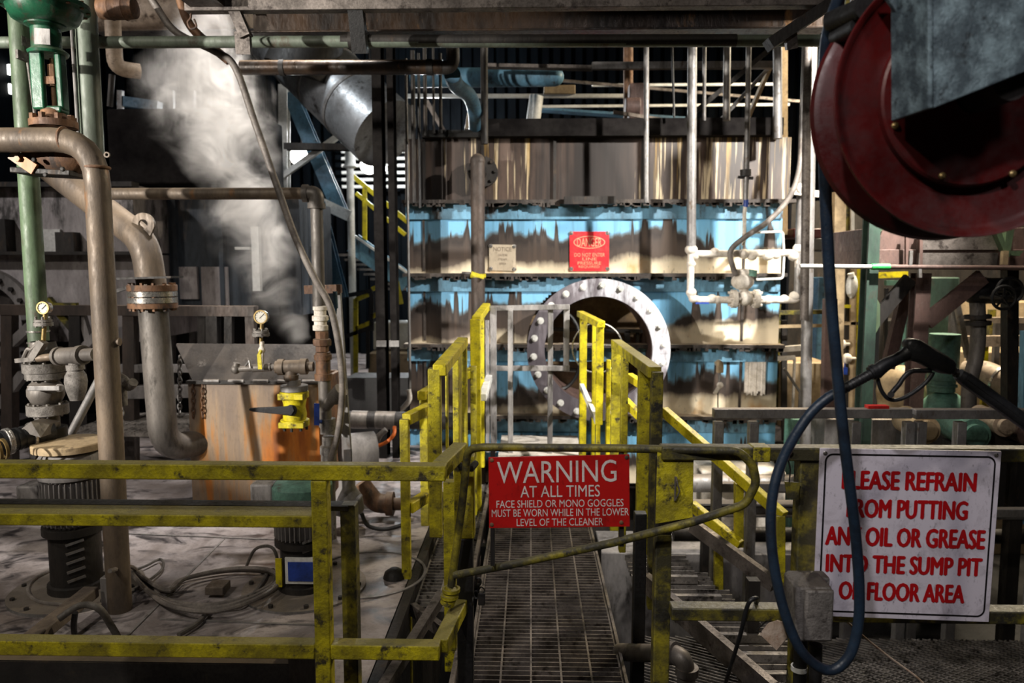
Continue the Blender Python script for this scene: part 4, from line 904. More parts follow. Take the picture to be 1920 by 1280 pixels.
def gauge(name, label, px, py, Y, r, stem_y, mface='gauge_face', seal=None):
    g = T(name, label, 'gauge', V(px, stem_y, Y)); c = V(px, py, Y)
    gc_ = O(MB().lathe(c, (0, 1, 0), [(r*.3, 0), (r, 0), (r, .03), (r*.7, .034), (r*.2, .034)], 28), 'case', K['chrome'], g)
    O(MB().lathe(c, (0, -1, 0), [(r*.86, .001), (r*.86, .002), (.001, .002)], 28), 'dial', K[mface], gc_)
    mb = MB().bar(c+Vector((-r*.2, -.0035, -r*.2)), c+Vector((r*.55, -.0035, r*.5)), .003, .002)
    for k in range(10):
        a = -.7+k*.5; mb.bar(c+Vector((cos(a)*r*.64, -.003, sin(a)*r*.64)), c+Vector((cos(a)*r*.8, -.003, sin(a)*r*.8)), .002, .0015)
    O(mb, 'needle', K['ink_black'], gc_)
    O(MB().ring(c+Vector((0, -.006, 0)), (0, 1, 0), r*.86, r*1.06, .012, 28), 'bezel', K['brass'], gc_)
    O(MB().cyl(c+Vector((0, .012, -r)), V(px, stem_y, Y+.012), .010, n=10), 'stem', K['brass'], g)
    if seal:
        sy, sr = seal; p = V(px, sy, Y+.012)
        O(MB().cyl(p+Vector((0, 0, -.014)), p+Vector((0, 0, .002)), sr, n=24).cyl(p+Vector((0, 0, .004)), p+Vector((0, 0, .016)), sr*.92, n=24).bolts(p+Vector((0, 0, -.02)), (0, 0, 1), sr*.78, .006, .05, 6), 'diaphragm_seal', K['galv_box'], g)
    return g
gauge('pressure_gauge', 'small dusty pressure gauge in front of the faded green pipe', 81, 577, 3.5, S(11.5, 3.5), 640, seal=(605, S(17, 3.5)))
tp = T('tee_fitting', 'pale tee fitting with hanging valve between stack and brown pipe', 'pipe fitting', V(140, 750, 3.5))
a, b = V(105, 668, 3.5), V(180, 664, 3.4)
O(MB().cyl(a, b, .03, n=20).cyl(a.lerp(b, .05), a.lerp(b, .12), .045, n=20).cyl(a.lerp(b, .15), a.lerp(b, .70), .040, n=20).cyl(a.lerp(b, .58), a.lerp(b, .70), .046, n=20), 'tee', K['grey_pipe'], tp)
mb = MB().cyl(V(140, 668, 3.47), V(142, 692, 3.47), .030, n=20).cyl(V(141, 683, 3.47), V(142, 693, 3.47), .040, n=20).lathe(V(144, 742, 3.47), (0, 0, 1), [(.03, -.02), (.036, 0), (.045, .03), (.05, .07), (.046, .10), (.03, .13)], 20)
O(mb, 'hanging_valve', K['galv_box'], tp)
O(MB().cyl(V(70, 672, 3.5), a, .018, n=14), 'nipple', K['brown_pipe'], tp)
t = T('pipe_strut', 'grey diagonal pipe brace leaning behind the tall brown pipe', 'brace', V(118, 842, 3.9))
O(MB().cyl(V(118, 842, 3.8), V(215, 655, 4.1), S(8, 3.9), n=16), 'strut', K['galv'], t)
# ridged hose at the left edge
ch = T('coupled_hose', 'fat black hose with clamps and ridged couplings at the left edge', 'hose', V(30, 850, 3.3))
mb = MB(); a, b = V(-60, 846, 3.25), V(98, 806, 3.55); d = (b-a)
mb.cyl(a, b, S(21, 3.4), n=24)
for k in range(11): mb.cyl(a+d*(.05+.082*k), a+d*(.05+.082*k+.042), S(24.5-k*.3, 3.4), n=24)
O(mb, 'body', K['rubber'], ch)
mb = MB()
for k in (.42, .45, .72): p = a+d*k; mb.lathe(p, d, [(S(25, 3.4), 0), (S(26, 3.4), .003), (S(26, 3.4), .01), (S(25, 3.4), .013)], 24)
O(mb, 'clamp', K['chrome'], ch)
O(MB().ring(V(4, 842, 3.22), d, S(17, 3.2), S(21, 3.2), .012).ring(V(-8, 845, 3.22), d, S(17, 3.2), S(21, 3.2), .012), 'yellow_ring', K['brass'], ch)
O(MB().poly([V(35, 808, 3.42), V(58, 790, 3.42), V(94, 795, 3.5), V(76, 820, 3.42)], (.0, .08, 0)), 'saddle', K['grey_pipe'], ch)
# valve handle stub right of pipe
t = T('lever_valve', 'pale dusty lever valve poking out right of the tall brown pipe', 'valve', V(228, 780, 3.45))
O(MB().tube(smooth([V(212, 700, 3.4), V(232, 712, 3.4), V(242, 724, 3.38), V(250, 716, 3.36)], 4), .022, 10).tube([V(228, 720, 3.4), V(230, 760, 3.4)], .022, 10), 'body', K['galv_box'], t)
mb = MB(); ch_ = [V(228, 765+k*9, 3.4) for k in range(8)]
for k, c in enumerate(ch_): link(mb, c, (0, 0, 1), (1, 0, 0) if k % 2 else (0, 1, 0), .026, .014, .004)
O(mb, 'chain', K['galv'], t)
# ---------------------------------------------------------------- diagonal pipe with flange into the tank
YD = 4.6; rd = S(26.5, YD)
dp = T('flanged_pipe', 'thick tan-brown pipe slanting down to a bolted flange and into the tank', 'pipe', V(310, 860, YD))
A = V(60, 290, 5.0); B = V(250, 445, YD); C = V(284, 500, YD); D = V(284, 548, YD)
O(MB().tube(fillet([A, V(272, 452, YD), V(285, 540, YD)], .26, 8), rd, 26), 'upper_pipe', K['brown_pipe'], dp)
E = V(287, 575, YD); xs = E.x
O(MB().tube(fillet([Vector((xs, YD, E.z)), Vector((xs+.03, YD, V(300, 842, YD).z)), Vector((V(380, 842, YD+.15).x, YD+.25, V(300, 842, YD).z))], .2, 8), rd, 26), 'lower_pipe', K['grey_pipe'], dp)
c = V(284, 555, YD); r2 = S(44, YD)
def z_(y): return V(284, y, YD).z
mb = MB(); mb.cyl((xs, YD, z_(545)), (xs, YD, z_(534)), r2, n=40).cyl((xs, YD, z_(577)), (xs, YD, z_(568)), r2, n=40).bolts((xs, YD, z_(582)), (0, 0, 1), r2*.86, .013, z_(530)-z_(582), 12)
O(mb, 'flange', K['rust_pipe'], dp)
O(MB().cyl((xs, YD, z_(555)), (xs, YD, z_(546)), r2*.995, n=40).cyl((xs, YD, z_(567)), (xs, YD, z_(557)), r2*.995, n=40), 'bright_flange', K['chrome'], dp)
mb = MB(); p = V(268, 420, YD-.02); rl = S(21, YD)
mb.ring(p, (0, 1, 0), S(9, YD), rl, .02, 32); mb.poly([V(249, 428, YD-.02), V(286, 432, YD-.02), V(276, 452, YD-.02), V(240, 440, YD-.02)], (0, .02, 0))
O(mb, 'lifting_lug', K['brown_pipe'], dp)
t = T('support_angle', 'thin dark bracket plate passing behind the bolted flange', 'bracket', V(275, 522, 4.5))
O(MB().bar(V(205, 523, 4.45), V(332, 519, 4.45), .16, .012), 'plate', K['dark'], t); O(MB().bar(V(212, 548, 4.6), V(248, 536, 4.6), .02, .02), 'tie_rod', K['dark'], t)
# ---------------------------------------------------------------- thin horizontal pipe and its vertical valve train
YT = 4.25; rt = S(11, YT)
vt = T('valve_train', 'thin horizontal pipe with elbow dropping into stacked unions and valves', 'pipe', V(600, 900, YT))
zh_ = V(400, 363, YT).z; xv = V(596, 480, YT).x; x0 = V(200, 363, YT).x
def tz(y): return V(596, y, YT).z
O(MB().tube([(x0, YT, zh_), (xv-.05, YT, zh_)], rt, 18), 'horizontal_pipe', K['brown_pipe'], vt)
mb = MB().tube(fillet([Vector((xv-.06, YT, zh_)), Vector((xv, YT, zh_)), Vector((xv, YT, zh_-.07))], .05, 6), S(14, YT), 20).cyl((xv-.075, YT, zh_), (xv-.045, YT, zh_), S(16.5, YT), n=20).cyl((xv, YT, zh_-.085), (xv, YT, zh_-.055), S(16.5, YT), n=20)
O(mb, 'elbow', K['grey_pipe'], vt)
O(MB().cyl((xv, YT, zh_-.06), (xv, YT, tz(580)), S(11.5, YT), n=18), 'vertical_pipe', K['grey_pipe'], vt)
O(MB().lathe((xv+.005, YT, tz(620)), (0, 0, 1), [(.03, 0), (.045, .004), (.045, .03), (.037, .035), (.037, .055), (.048, .06), (.048, .085), (.036, .09), (.036, .115), (.042, .12), (.042, .14), (.03, .145)], 10), 'ball_valve', K['white_crust'], vt)
O(MB().tube(smooth([V(616, 602, YT-.05), V(628, 590, YT-.08), V(630, 570, YT-.08)], 4), .007, 8).tube([V(630, 578, YT-.08), V(628, 546, YT-.08)], .013, 10), 'valve_handle', K['blue_steel'], vt)
O(MB().lathe((xv+.012, YT, tz(660)), (0, 0, 1), [(.03, 0), (.038, .005), (.038, .035), (.052, .04), (.054, .06), (.052, .075), (.038, .08), (.038, .12), (.03, .125)], 8), 'union', K['rust_pipe'], vt)
O(MB().cyl((xv+.015, YT, tz(712)), (xv+.015, YT, tz(660)), .042, n=20).cyl((xv+.015, YT, tz(674)), (xv+.015, YT, tz(664)), .05, n=20).cyl((xv+.015, YT, tz(712)), (xv+.015, YT, tz(700)), .05, n=20), 'tee', K['rust_pipe'], vt)
mb = MB().cyl((xv+.02, YT, tz(800)), (xv+.02, YT, tz(712)), .036, n=18).cyl(V(605, 770, YT), V(634, 735, YT-.06), .030, n=18).cyl(V(624, 748, YT-.045), V(640, 730, YT-.07), .042, n=18)
O(mb, 'strainer', K['grey_pipe'], vt)
O(MB().cyl((xv+.035, YT, tz(812)), (xv+.035, YT, tz(784)), .046, n=10).lathe((xv+.035, YT, tz(868)), (0, 0, 1), [(.03, 0), (.045, .01), (.045, .05), (.05, .06), (.05, .10), (.036, .11), (.036, .16)], 14).cyl((xv+.035, YT, tz(868)), (xv+.035, YT, 0), .034), 'lower_valve', K['galv_box'], vt)
O(MB().bar(V(594, 756, YT-.09), V(594, 797, YT-.09), .030, .006, (0, 1, 0)).cyl(V(596, 790, YT-.09), V(604, 790, YT), .012), 'blue_lever', K['blue'], vt, label='blue lever handle')
br = T('gauge_branch', 'horizontal branch of tee and fittings left of the valve train', 'pipe fitting', V(545, 690, YT))
a, b = V(588, 687, YT), V(440, 690, YT)
O(MB().cyl(a, V(520, 688, YT), .028, n=18).cyl(V(568, 687, YT), V(524, 688, YT), .040, n=20).cyl(V(576, 687, YT), V(564, 687, YT), .047, n=20).cyl(V(533, 688, YT), V(522, 688, YT), .047, n=20).cyl(V(522, 688, YT), V(517, 688, YT), .036, n=20).cyl(V(546, 690, YT), V(546, 715, YT), .034, n=18).cyl(V(546, 702, YT), V(546, 712, YT), .042, n=18), 'tee', K['brown_pipe'], br)
O(MB().cyl(V(520, 688, YT), V(500, 688, YT), .016, n=14).cyl(V(508, 688, YT), V(474, 690, YT), .024, n=14).cyl(V(474, 690, YT), V(446, 692, YT), .017, n=14).ball(V(442, 692, YT), .028, 10).cyl(V(442, 692, YT), V(444, 680, YT), .02, n=10), 'small_valve', K['grey_pipe'], br)
O(MB().tube([V(460, 686, YT), V(468, 676, YT-.02), V(470, 690, YT-.03)], .006, 8), 'lever', K['galv'], br)
O(MB().tube(smooth([V(490, 656, YT-.04), V(486, 665, YT-.045)], 3), .010, 8).bar(V(486, 664, YT-.05), V(488, 692, YT-.05), .022, .010, (0, 1, 0)), 'yellow_lever', K['yellow_bright'], br, label='yellow lever handle')
O(MB().cyl(V(491, 690, YT), V(491, 640, YT), .013, n=12).ball(V(491, 656, YT), .022, 10), 'riser', K['white_crust'], br)
gauge('pressure_gauge', 'pale pressure gauge on a diaphragm seal before the open tank lid', 489, 594, YT-.012, S(12.5, YT), 645, seal=(625, S(16, YT)))
yv = T('yellow_valve', 'yellow flanged quarter-turn valve with a black lever hanging from the tee', 'valve', V(555, 800, YT))
xx = V(552, 745, YT).x
O(MB().cyl((xx, YT, tz(732)), (xx, YT, tz(722)), S(26, YT), n=24).cyl((xx, YT, tz(722)), (xx, YT, tz(712)), S(13, YT), n=18), 'top_flange', K['galv'], yv)
O(MB().cyl((xx, YT, tz(745)), (xx, YT, tz(733)), S(27, YT), n=28).cyl((xx, YT, tz(798)), (xx, YT, tz(786)), S(27, YT), n=28).lathe((xx, YT, tz(788)), (0, 0, 1), [(S(21, YT), 0), (S(22.5, YT), .04), (S(20, YT), .08), (S(23, YT), .13)], 24).span((xx-S(24, YT), YT-S(26, YT), tz(798)), (xx+S(24, YT), YT, tz(788))).span((xx-S(24, YT), YT-S(26, YT), tz(746)), (xx+S(24, YT), YT, tz(735))), 'body', K['yellow_bright'], yv, bevel=.003); yb_ = LAST[0]
O(MB().bolts((xx, YT, tz(805)), (0, 0, 1), S(22, YT), .009, .03, 8), 'bolts', K['dark'], yb_)
O(MB().cyl(V(546, 769, YT-.07), V(546, 769, YT-.11), .032, n=20).poly([V(468, 765, YT-.12), V(532, 762, YT-.12), V(548, 760, YT-.12), V(552, 770, YT-.12), V(546, 779, YT-.12), V(474, 772, YT-.12), V(466, 769, YT-.12)], (0, .016, 0)), 'lever', K['rubber'], yv, bevel=.003, label='black lever handle')
# strut channel behind the hose
t = T('strut_post', 'upright grey slotted strut carrying the valve train beside the hose', 'post', V(646, 900, 4.45))
O(MB().bar(V(632, 545, 4.45), V(652, 842, 4.45), .045, .03, (0, 1, 0)), 'channel', K['galv'], t, bevel=.003); O(MB().bar(V(572, 543, 4.4), V(640, 541, 4.4), .04, .05), 'arm', K['rust_pipe'], t)
O(MB().bar(V(652, 842, 4.45), V(652, 842, 4.45)+Vector((0, 0, -1)), .045, .03, (0, 1, 0)), 'foot', K['dark'], t)
# long hose
mb = MB().tube(smooth([V(262, -40, 4.0), V(292, 10, 4.0), V(330, 60, 4.0), V(400, 95, 4.0), V(440, 125, 4.02), V(478, 230, 4.02), V(520, 350, 4.0), (V(556, 450, 3.98)), V(592, 525, 3.98), V(618, 572, 4.0), V(634, 640, 4.02), V(642, 720, 4.05), V(636, 800, 4.1), V(616, 880, 4.15), V(600, 960, 4.2)], 8), S(6.5, 4.0), 12)
O(mb, 'steam_hose', K['cable_light'], label='long grey hose hanging from the ceiling down past the steam', cat='hose')
mb = MB().tube(smooth([V(330, -30, 4.02), V(352, 40, 4.02), V(386, 78, 4.02), V(430, 115, 4.03)], 8), S(8, 4.0), 12); O(mb, 'rigid_conduit', K['rust_pipe'], label='short rusty conduit sleeve joining the long grey hose near the ceiling', cat='conduit')
# ---------------------------------------------------------------- rusty tank with open hopper lid
YK = 4.75
K['lid'] = mat('scratched_dark_lid', (.07, .058, .048), (.03, .025, .022), .5, 5, .5, .3, .4, (.30, .27, .24), .14)
tk = T('rust_tank', 'square orange-rust streaked steel tank with an open top', 'tank', V(470, 950, YK))
a = V(352, 716, YK); b = V(596, 716, YK); zk = V(470, 716, YK).z
O(MB().span((a.x, YK, -.0), (b.x, YK+.03, zk)), 'front_plate', K['orange_tank'], tk)
O(MB().span((a.x, YK+.03, 0), (a.x+.03, YK+.6, zk)).span((b.x-.03, YK+.03, 0), (b.x, YK+.6, zk)).span((a.x, YK+.57, 0), (b.x, YK+.6, zk)).span((a.x+.03, YK+.03, zk-.3), (b.x-.03, YK+.57, zk-.28)), 'shell', K['rust_pipe'], tk)
O(MB().bar((a.x, YK-.006, zk), (b.x, YK-.006, zk), .05, .02), 'rim', K['dark'], tk)
mb = MB()
for k in range(5): mb.cyl((a.x+.12+k*.16, YK-.03, zk+.01), (a.x+.22+k*.16, YK-.03, zk+.01), .012, n=10)
O(mb, 'hinge', K['galv'], tk)
mb = MB().poly([V(330, 646, YK+.16), V(600, 648, YK+.16), V(600, 714, YK), V(362, 716, YK)], (0, .012, .008)); O(mb, 'hopper_lid', K['lid'], tk)
mb = MB(); 
for k in range(13): link(mb, V(337, 672+k*8.2, YK+.05), (0, 0, 1), (1, 0, 0) if k % 2 else (0, 1, 0), .034, .018, .005)
O(mb, 'lid_chain', K['galv'], tk)
for px in (362, 380):
    mb = MB()
    for k in range(7): link(mb, V(px, 724+k*9, YK-.012), (0, 0, 1), (1, 0, 0) if k % 2 else (0, 1, 0), .036, .016, .004)
    O(mb, 'hanging_chain', K['rust_pipe'], tk)
# ---------------------------------------------------------------- vertical motors on the floor
def motor(px, pyb, label, dx=0, capm='grey_body', extra=0, s=1.0):
    c = VZ(px, pyb, 0); t = T('vertical_pump', label, 'pump motor', c)
    def L(pr, z0, m, nm, n=28): return O(MB().lathe(c+Vector((0, 0, z0*s)), (0, 0, 1), [(r_, h_*s) for r_, h_ in pr], n), nm, K[m], t)
    bp_ = L([(.30, 0), (.30, .015), (.02, .015)], 0, 'galv', 'base_plate', 48)
    O(MB().bolts(c+Vector((0, 0, .012)), (0, 0, 1), .27, .012, .014, 10), 'base_bolts', K['dark'], bp_)
    L([(.13, .015), (.13, .05), (.115, .055), (.115, .30), (.14, .305), (.14, .34), (.10, .34)], 0, 'dark', 'pedestal')
    mb = MB()
    for k in range(5): mb.bar(c+Vector((.03+.0*k, -.122, .09+k*.045)), c+Vector((.10, -.09, .09+k*.045+.02)), .006, .012)
    O(mb, 'guard_mesh', K['galv'], t)
    mb_ = L([(.10, 0), (.115, .02), (.115, .22), (.10, .24)], .34, 'grey_body', 'motor_body')
    mb = MB()
    for k in range(36):
        a_ = 2*pi*k/36; d_ = Vector((cos(a_), sin(a_), 0)); mb.bar(c+d_*.125+Vector((0, 0, .36*s)), c+d_*.125+Vector((0, 0, .57*s)), .004, .03, tuple(d_))
    O(mb, 'cooling_fins', K['grey_body'], mb_)
    L([(.14, .58), (.145, .60), (.145, .68), (.13, .70), (.05, .715)], 0, capm, 'fan_cowl')
    O(MB().span(c+Vector((-.24, -.06, .42)), c+Vector((-.13, .06, .54))), 'terminal_box', K['grey_body'], t, bevel=.01)
    return t, c
m1, c1 = motor(146, 1105, 'dusty vertical pump motor with tan top behind the tall brown pipe')
O(MB().lathe(c1+Vector((0, 0, .715)), (0, 0, 1), [(.02, .04), (.16, .035), (.165, .03), (.165, 0), (.02, 0)], 36), 'rain_cap', K['tan'], m1)
m2, c2 = motor(572, 1100, 'vertical pump motor with pale green cap and blue label near the yellow post', capm='teal', s=.77)
O(MB().poly([c2+Vector((-.055, -.126, .07)), c2+Vector((.085, -.126, .07)), c2+Vector((.085, -.126, .20)), c2+Vector((-.055, -.126, .20))], (0, .01, 0)), 'white_label_plate', K['white_steel'], m2)
O(MB().poly([c2+Vector((-.04, -.130, .085)), c2+Vector((.085, -.130, .085)), c2+Vector((.085, -.130, .18)), c2+Vector((-.04, -.130, .18))], (0, .004, 0)), 'blue_label', K['blue'], m2)
O(MB().bar(c2+Vector((-.09, -.112, .05)), c2+Vector((-.09, -.112, .19)), .03, .012, (0, 1, 0)), 'yellow_label', K['yellow_bright'], m2)
# coils and cables on the floor
def fl(px, py, z=.02): return VZ(px, py, z)
mb = MB()
for k in range(3):
    o = k*5; pts = [(240, 1062+o*.5), (300, 1118+o), (390, 1134+o*1.2), (470, 1116+o), (520, 1088+o*.4), (500, 1072-o*.4), (430, 1070-o*.4), (345, 1086-o*.2), (308, 1108-o*.2)]
    mb.tube(smooth([fl(x+k*3-3, y, .02+.018*k) for x, y in pts], 6, closed=True), .011, 8, closed=True)
O(mb, 'hose_coil', K['cable_light'], label='grey ribbed hose lying coiled on the concrete between the two pumps', cat='hose')
mb = MB().tube(smooth([fl(206, 1070, .25), fl(245, 1062, .12), fl(262, 1078, .03), fl(285, 1102, .02), fl(300, 1116, .02)], 6), .010, 8); O(mb, 'flex_conduit', K['cable_light'], label='short flexible conduit from the brown pipe foot to the coiled hose', cat='conduit')
mb = MB().tube(smooth([fl(462, 1062, .02), fl(478, 1030, .14), fl(505, 1024, .2), fl(518, 1040, .16), fl(520, 1075, .05), fl(500, 1110, .02), fl(460, 1128, .02)], 7), .008, 8); O(mb, 'cable_loop', K['cable'], label='thin cable looping up beside the pump with the blue label', cat='cable')
mb = MB().tube(smooth([fl(500, 1076, .02), fl(490, 1095, .02), fl(452, 1135, .02), fl(400, 1140, .02), fl(370, 1168, .02), fl(335, 1190, .02)], 6), .011, 8); O(mb, 'floor_cable', K['cable'], label='dark cable running from the coil toward the yellow bottom rail', cat='cable')
mb = MB().tube(smooth([fl(105, 1065, .02), fl(65, 1085, .02), fl(52, 1108, .02), fl(75, 1128, .02), fl(130, 1134, .02)], 6), .009, 8); O(mb, 'pump_cable', K['cable_light'], label='grey cable curving round the foot of the dusty left pump', cat='cable')
mb = MB().tube(smooth([fl(228, 1075, .02), fl(270, 1062, .02), fl(300, 1048, .02), fl(306, 1062, .02), fl(290, 1080, .02), fl(250, 1105, .02)], 6), .007, 8); O(mb, 'thin_cable', K['cable'], label='thin cable curl just right of the tall brown pipe foot', cat='cable')
mb = MB().ring(fl(690, 1075, .0), (0, 0, 1), .29, .305, .006, 48); O(mb, 'floor_cover', K['grey_body'], label='round cover rim in the concrete left of the sump edge', cat='cover')
mb = MB().lathe(fl(740, 1082, 0), (0, 0, 1), [(.06, 0), (.05, .03), (.02, .05)], 14); O(mb, 'lifting_stud', K['dark'], label='small dark lifting stud on the round floor cover edge', cat='stud')
O(MB().span(fl(384, 1116, .02), fl(430, 1104, .02)+Vector((0, .02, .04))), 'brick', K['wood'], label='small dusty block lying inside the coiled hose', cat='block', bevel=.004)
t = T('timber_channel', 'dusty timber channel leaning on the floor at the lower left', 'beam', fl(110, 1180, .05))
O(MB().bar(fl(58, 1200, .10), fl(172, 1108, .12), .07, .05), 'beam', K['wood'], t, bevel=.006)
O(MB().span(fl(190, 1150, .0), fl(226, 1150, .0)+Vector((0, .06, .17))), 'end_block', K['grey_body'], t, bevel=.005)
O(MB().tube(smooth([fl(110, 1160, .16), fl(150, 1135, .2), fl(185, 1140, .2), fl(208, 1172, .10), fl(222, 1196, .04)], 6), .014, 10), 'bent_hose', K['cable'], t)
O(MB().tube(smooth([fl(141, 1148, .16), fl(138, 1172, .10), fl(140, 1190, .05)], 5), .012, 8), 'hanging_strap', K['black'], t)
# concrete joint plates
mb = MB()
for (xa, ya, xb, yb) in ((235, 1000, 540, 1012), (300, 1160, 620, 1172), (240, 1190, 420, 1010)):
    a = fl(xa, ya, .003); b = fl(xb, yb, .003); mb.bar(a, b, .012, .004)
O(mb, 'trim_2', K['grey_body'], kind='structure')
# gear behind the railing at centre left
pm = T('sump_pump', 'grey motor and brown elbow pump set low behind the yellow rail', 'pump', VZ(690, 960, 0))
c = V(668, 850, 4.9)
O(MB().cyl(c+Vector((-.10, .0, .0)), c+Vector((.10, .1, 0)), .13, n=24), 'motor', K['grey_body'], pm)
O(MB().tube(smooth([V(676, 905, 4.6), V(690, 925, 4.6), V(708, 942, 4.6), V(735, 944, 4.6)], 6), .06, 16).cyl(V(725, 944, 4.6), V(738, 944, 4.6), .075).cyl(V(735, 944, 4.6), V(770, 946, 4.6), .04), 'elbow', K['rust_pipe'], pm)
O(MB().lathe(V(652, 960, 4.4), (0, 0, 1), [(.09, 0), (.10, .02), (.09, .10), (.05, .16), (.05, .22)], 20), 'housing', K['grey_body'], pm)
O(MB().bar(V(650, 970, 4.35), V(676, 930, 4.35), .03, .10, (0, 1, 0)), 'cover', K['grey_body'], pm, bevel=.02)
O(MB().tube(smooth([V(678, 962, 4.3), V(690, 985, 4.3), V(720, 992, 4.3), V(752, 985, 4.3)], 6), .012, 10), 'black_hose', K['black'], pm)
mb = MB().tube(smooth([V(660, 856, 5.0), V(690, 842, 5.0), V(722, 830, 5.0), V(738, 815, 5.0), V(740, 800, 5.05)], 7), .013, 10); O(mb, 'orange_cable', K['orange'], label='short orange cable bending behind the yellow rail', cat='cable')
for i, (p, q_, r, lb) in enumerate((((690, 834), (724, 805), .02, 'grey pipe stub slanting under the dark header pipe'), ((706, 832), (720, 806), .012, 'thin pale rod slanting beside the grey pipe stub'))):
    O(MB().cyl(V(*p, 5.1), V(*q_, 5.1), r), 'rod', K['galv'], label=lb, cat='rod')
t = T('header_pipe', 'fat dark horizontal pipe passing behind the yellow stair rail', 'pipe', V(710, 800, 5.6))
O(MB().cyl(V(640, 786, 5.6), V(905, 790, 5.6), S(16.5, 5.6), n=24), 'pipe', K['dark'], t)
O(MB().cyl(V(660, 786, 5.6), V(690, 787, 5.6), S(17.2, 5.6), n=24).cyl(V(705, 787, 5.6), V(742, 788, 5.6), S(17.2, 5.6), n=24), 'insulation', K['grey_pipe'], t)
# ------------------------------------------------------------------ left machine behind the piping
YA = 6.3
lm = T('left_casing', 'pale grey streaked casing behind the pipes at far left', 'industrial washer', V(100, 620, YA))
K['pale_casing'] = mat('pale_stained_casing', (.50, .46, .46), (.20, .18, .175), .5, 3, .55, 0, .3, (.05, .045, .042), .35, 3)
K['navy'] = mat('dark_blue_casing', (.05, .065, .085), (.022, .026, .032), .5, 3, .6, 0, .3, (.09, .08, .075), .25, 4)
xa, xb = V(-200, 400, YA).x, V(250, 400, YA).x
def az(y): return V(100, y, YA).z
O(MB().span((xa, YA, az(472)), (xb, YA+1.4, az(346))), 'upper_panel', K['pale_casing'], lm)
O(MB().span((xa, YA-.02, az(640)), (xb, YA+1.4, az(476))), 'lower_panel', K['pale_casing'], lm)
O(MB().span((xa, YA-.14, az(478)), (xb+.05, YA+.02, az(472))).span((xa, YA-.10, az(352)), (xb+.05, YA+.02, az(343))), 'ledge', K['dark'], lm)
O(MB().span((V(80, 430, YA).x, YA-.03, az(474)), (V(116, 430, YA).x, YA, az(430))), 'white_plate', K['white_steel'], lm)
O(MB().span((V(116, 430, YA).x, YA-.10, az(474)), (V(150, 430, YA).x, YA, az(436))), 'dark_bracket', K['dark'], lm)
O(MB().span((V(-20, 430, YA).x, YA-.12, az(474)), (V(28, 430, YA).x, YA, az(412))), 'dark_bracket', K['dark'], lm)
c = V(-42, 612, YA-.25)
O(MB().ring(c, (0, 1, 0), S(86, YA-.2), S(114, YA-.2), .06, 64), 'manhole_flange', K['grey_body'], lm)
O(MB().ring(c+Vector((0, .06, 0)), (0, 1, 0), S(82, YA-.2), S(90, YA-.2), .3, 64).cyl(c+Vector((0, .28, 0)), c+Vector((0, .3, 0)), S(84, YA), n=48), 'manhole_neck', K['black'], lm)
O(MB().bolts(c+Vector((0, 0, 0)), (0, -1, 0), S(100, YA-.2), .02, .025, 24), 'flange_bolts', K['dark'], lm)
nm = T('dark_blue_casing', 'dark blue-grey streaked casing mostly hidden by the steam', 'industrial washer', V(420, 640, 6.9))
a, b = V(300, 560, 6.9), V(560, 370, 6.9)
O(MB().span((V(292, 500, 6.9).x, 6.9, V(0, 590, 6.9).z), (b.x, 8.0, b.z)), 'panel', K['navy'], nm)
O(MB().span((V(380, 500, 6.9).x, 6.86, V(0, 575, 6.9).z), (V(378, 500, 6.9).x+.25, 6.9, V(0, 500, 6.9).z)).span((V(338, 500, 6.9).x, 6.86, V(0, 560, 6.9).z), (V(372, 500, 6.9).x, 6.9, V(0, 500, 6.9).z)), 'pale_cover', K['pale_casing'], nm)
for px in (335, 420, 470, 520): x = V(px, 500, 6.9).x; O(MB().span((x-.02, 6.84, V(0, 590, 6.9).z), (x+.02, 6.9, b.z)), 'rib', K['navy'], nm)
O(MB().span((V(470, 430, 6.5).x, 6.5, V(0, 545, 6.5).z), (V(484, 430, 6.5).x, 6.56, V(0, 425, 6.5).z)).span((V(440, 460, 6.5).x, 6.5, V(0, 468, 6.5).z), (V(468, 460, 6.5).x, 6.54, V(0, 463, 6.5).z)), 'white_guide', K['white_steel'], nm)
# dark steel support frame under the left machines
fr = T('support_steelwork', 'dark steel support posts and braces under the left casings', 'frame', VZ(200, 860, 0))
YS = 5.9
def sbm(a, b, w=.08, h=.08, m='grey_body', Y=YS): O(MB().bar(V(*a, Y), V(*b, Y), w, h), 'member', K[m], fr)
sbm((-80, 580), (480, 583), .1, .08, 'soot_brown'); sbm((470, 583), (474, 720), .07, .07, 'soot_brown'); sbm((200, 690), (480, 690), .08, .06); sbm((205, 735), (360, 732), .1, .10, 'grey_body')
for px in (18, 145, 245, 400): sbm((px, 585), (px+2, 900), .09, .09, 'soot_brown' if px in (18, 245) else 'dark')
sbm((-60, 720), (60, 610), .07, .07); sbm((0, 760), (45, 700), .07, .07); sbm((90, 560), (140, 620), .05, .05, 'yellow_dirty'); sbm((95, 572), (145, 572), .04, .04, 'yellow_dirty'); sbm((150, 575), (168, 640), .05, .05); sbm((160, 650), (190, 620), .06, .06)
for px in (380, 430, 395): sbm((px, 590), (px, 700), .06, .06, 'dark')
gb = MB(); grating(gb, V(150, 830, 5.6).x, V(350, 830, 5.6).x, 5.4, 6.2, V(0, 800, 5.6).z, .1, .04); gt = O(gb, 'platform_grating', K['grate_dark'], label='dark grating strip behind the tall brown pipe near the floor', cat='grating')
O(MB().span((V(-150, 850, 6.9).x, 8.0, 0), (V(560, 850, 6.9).x, 8.1, 2.0)), 'trim_3', K['black'], kind='structure')
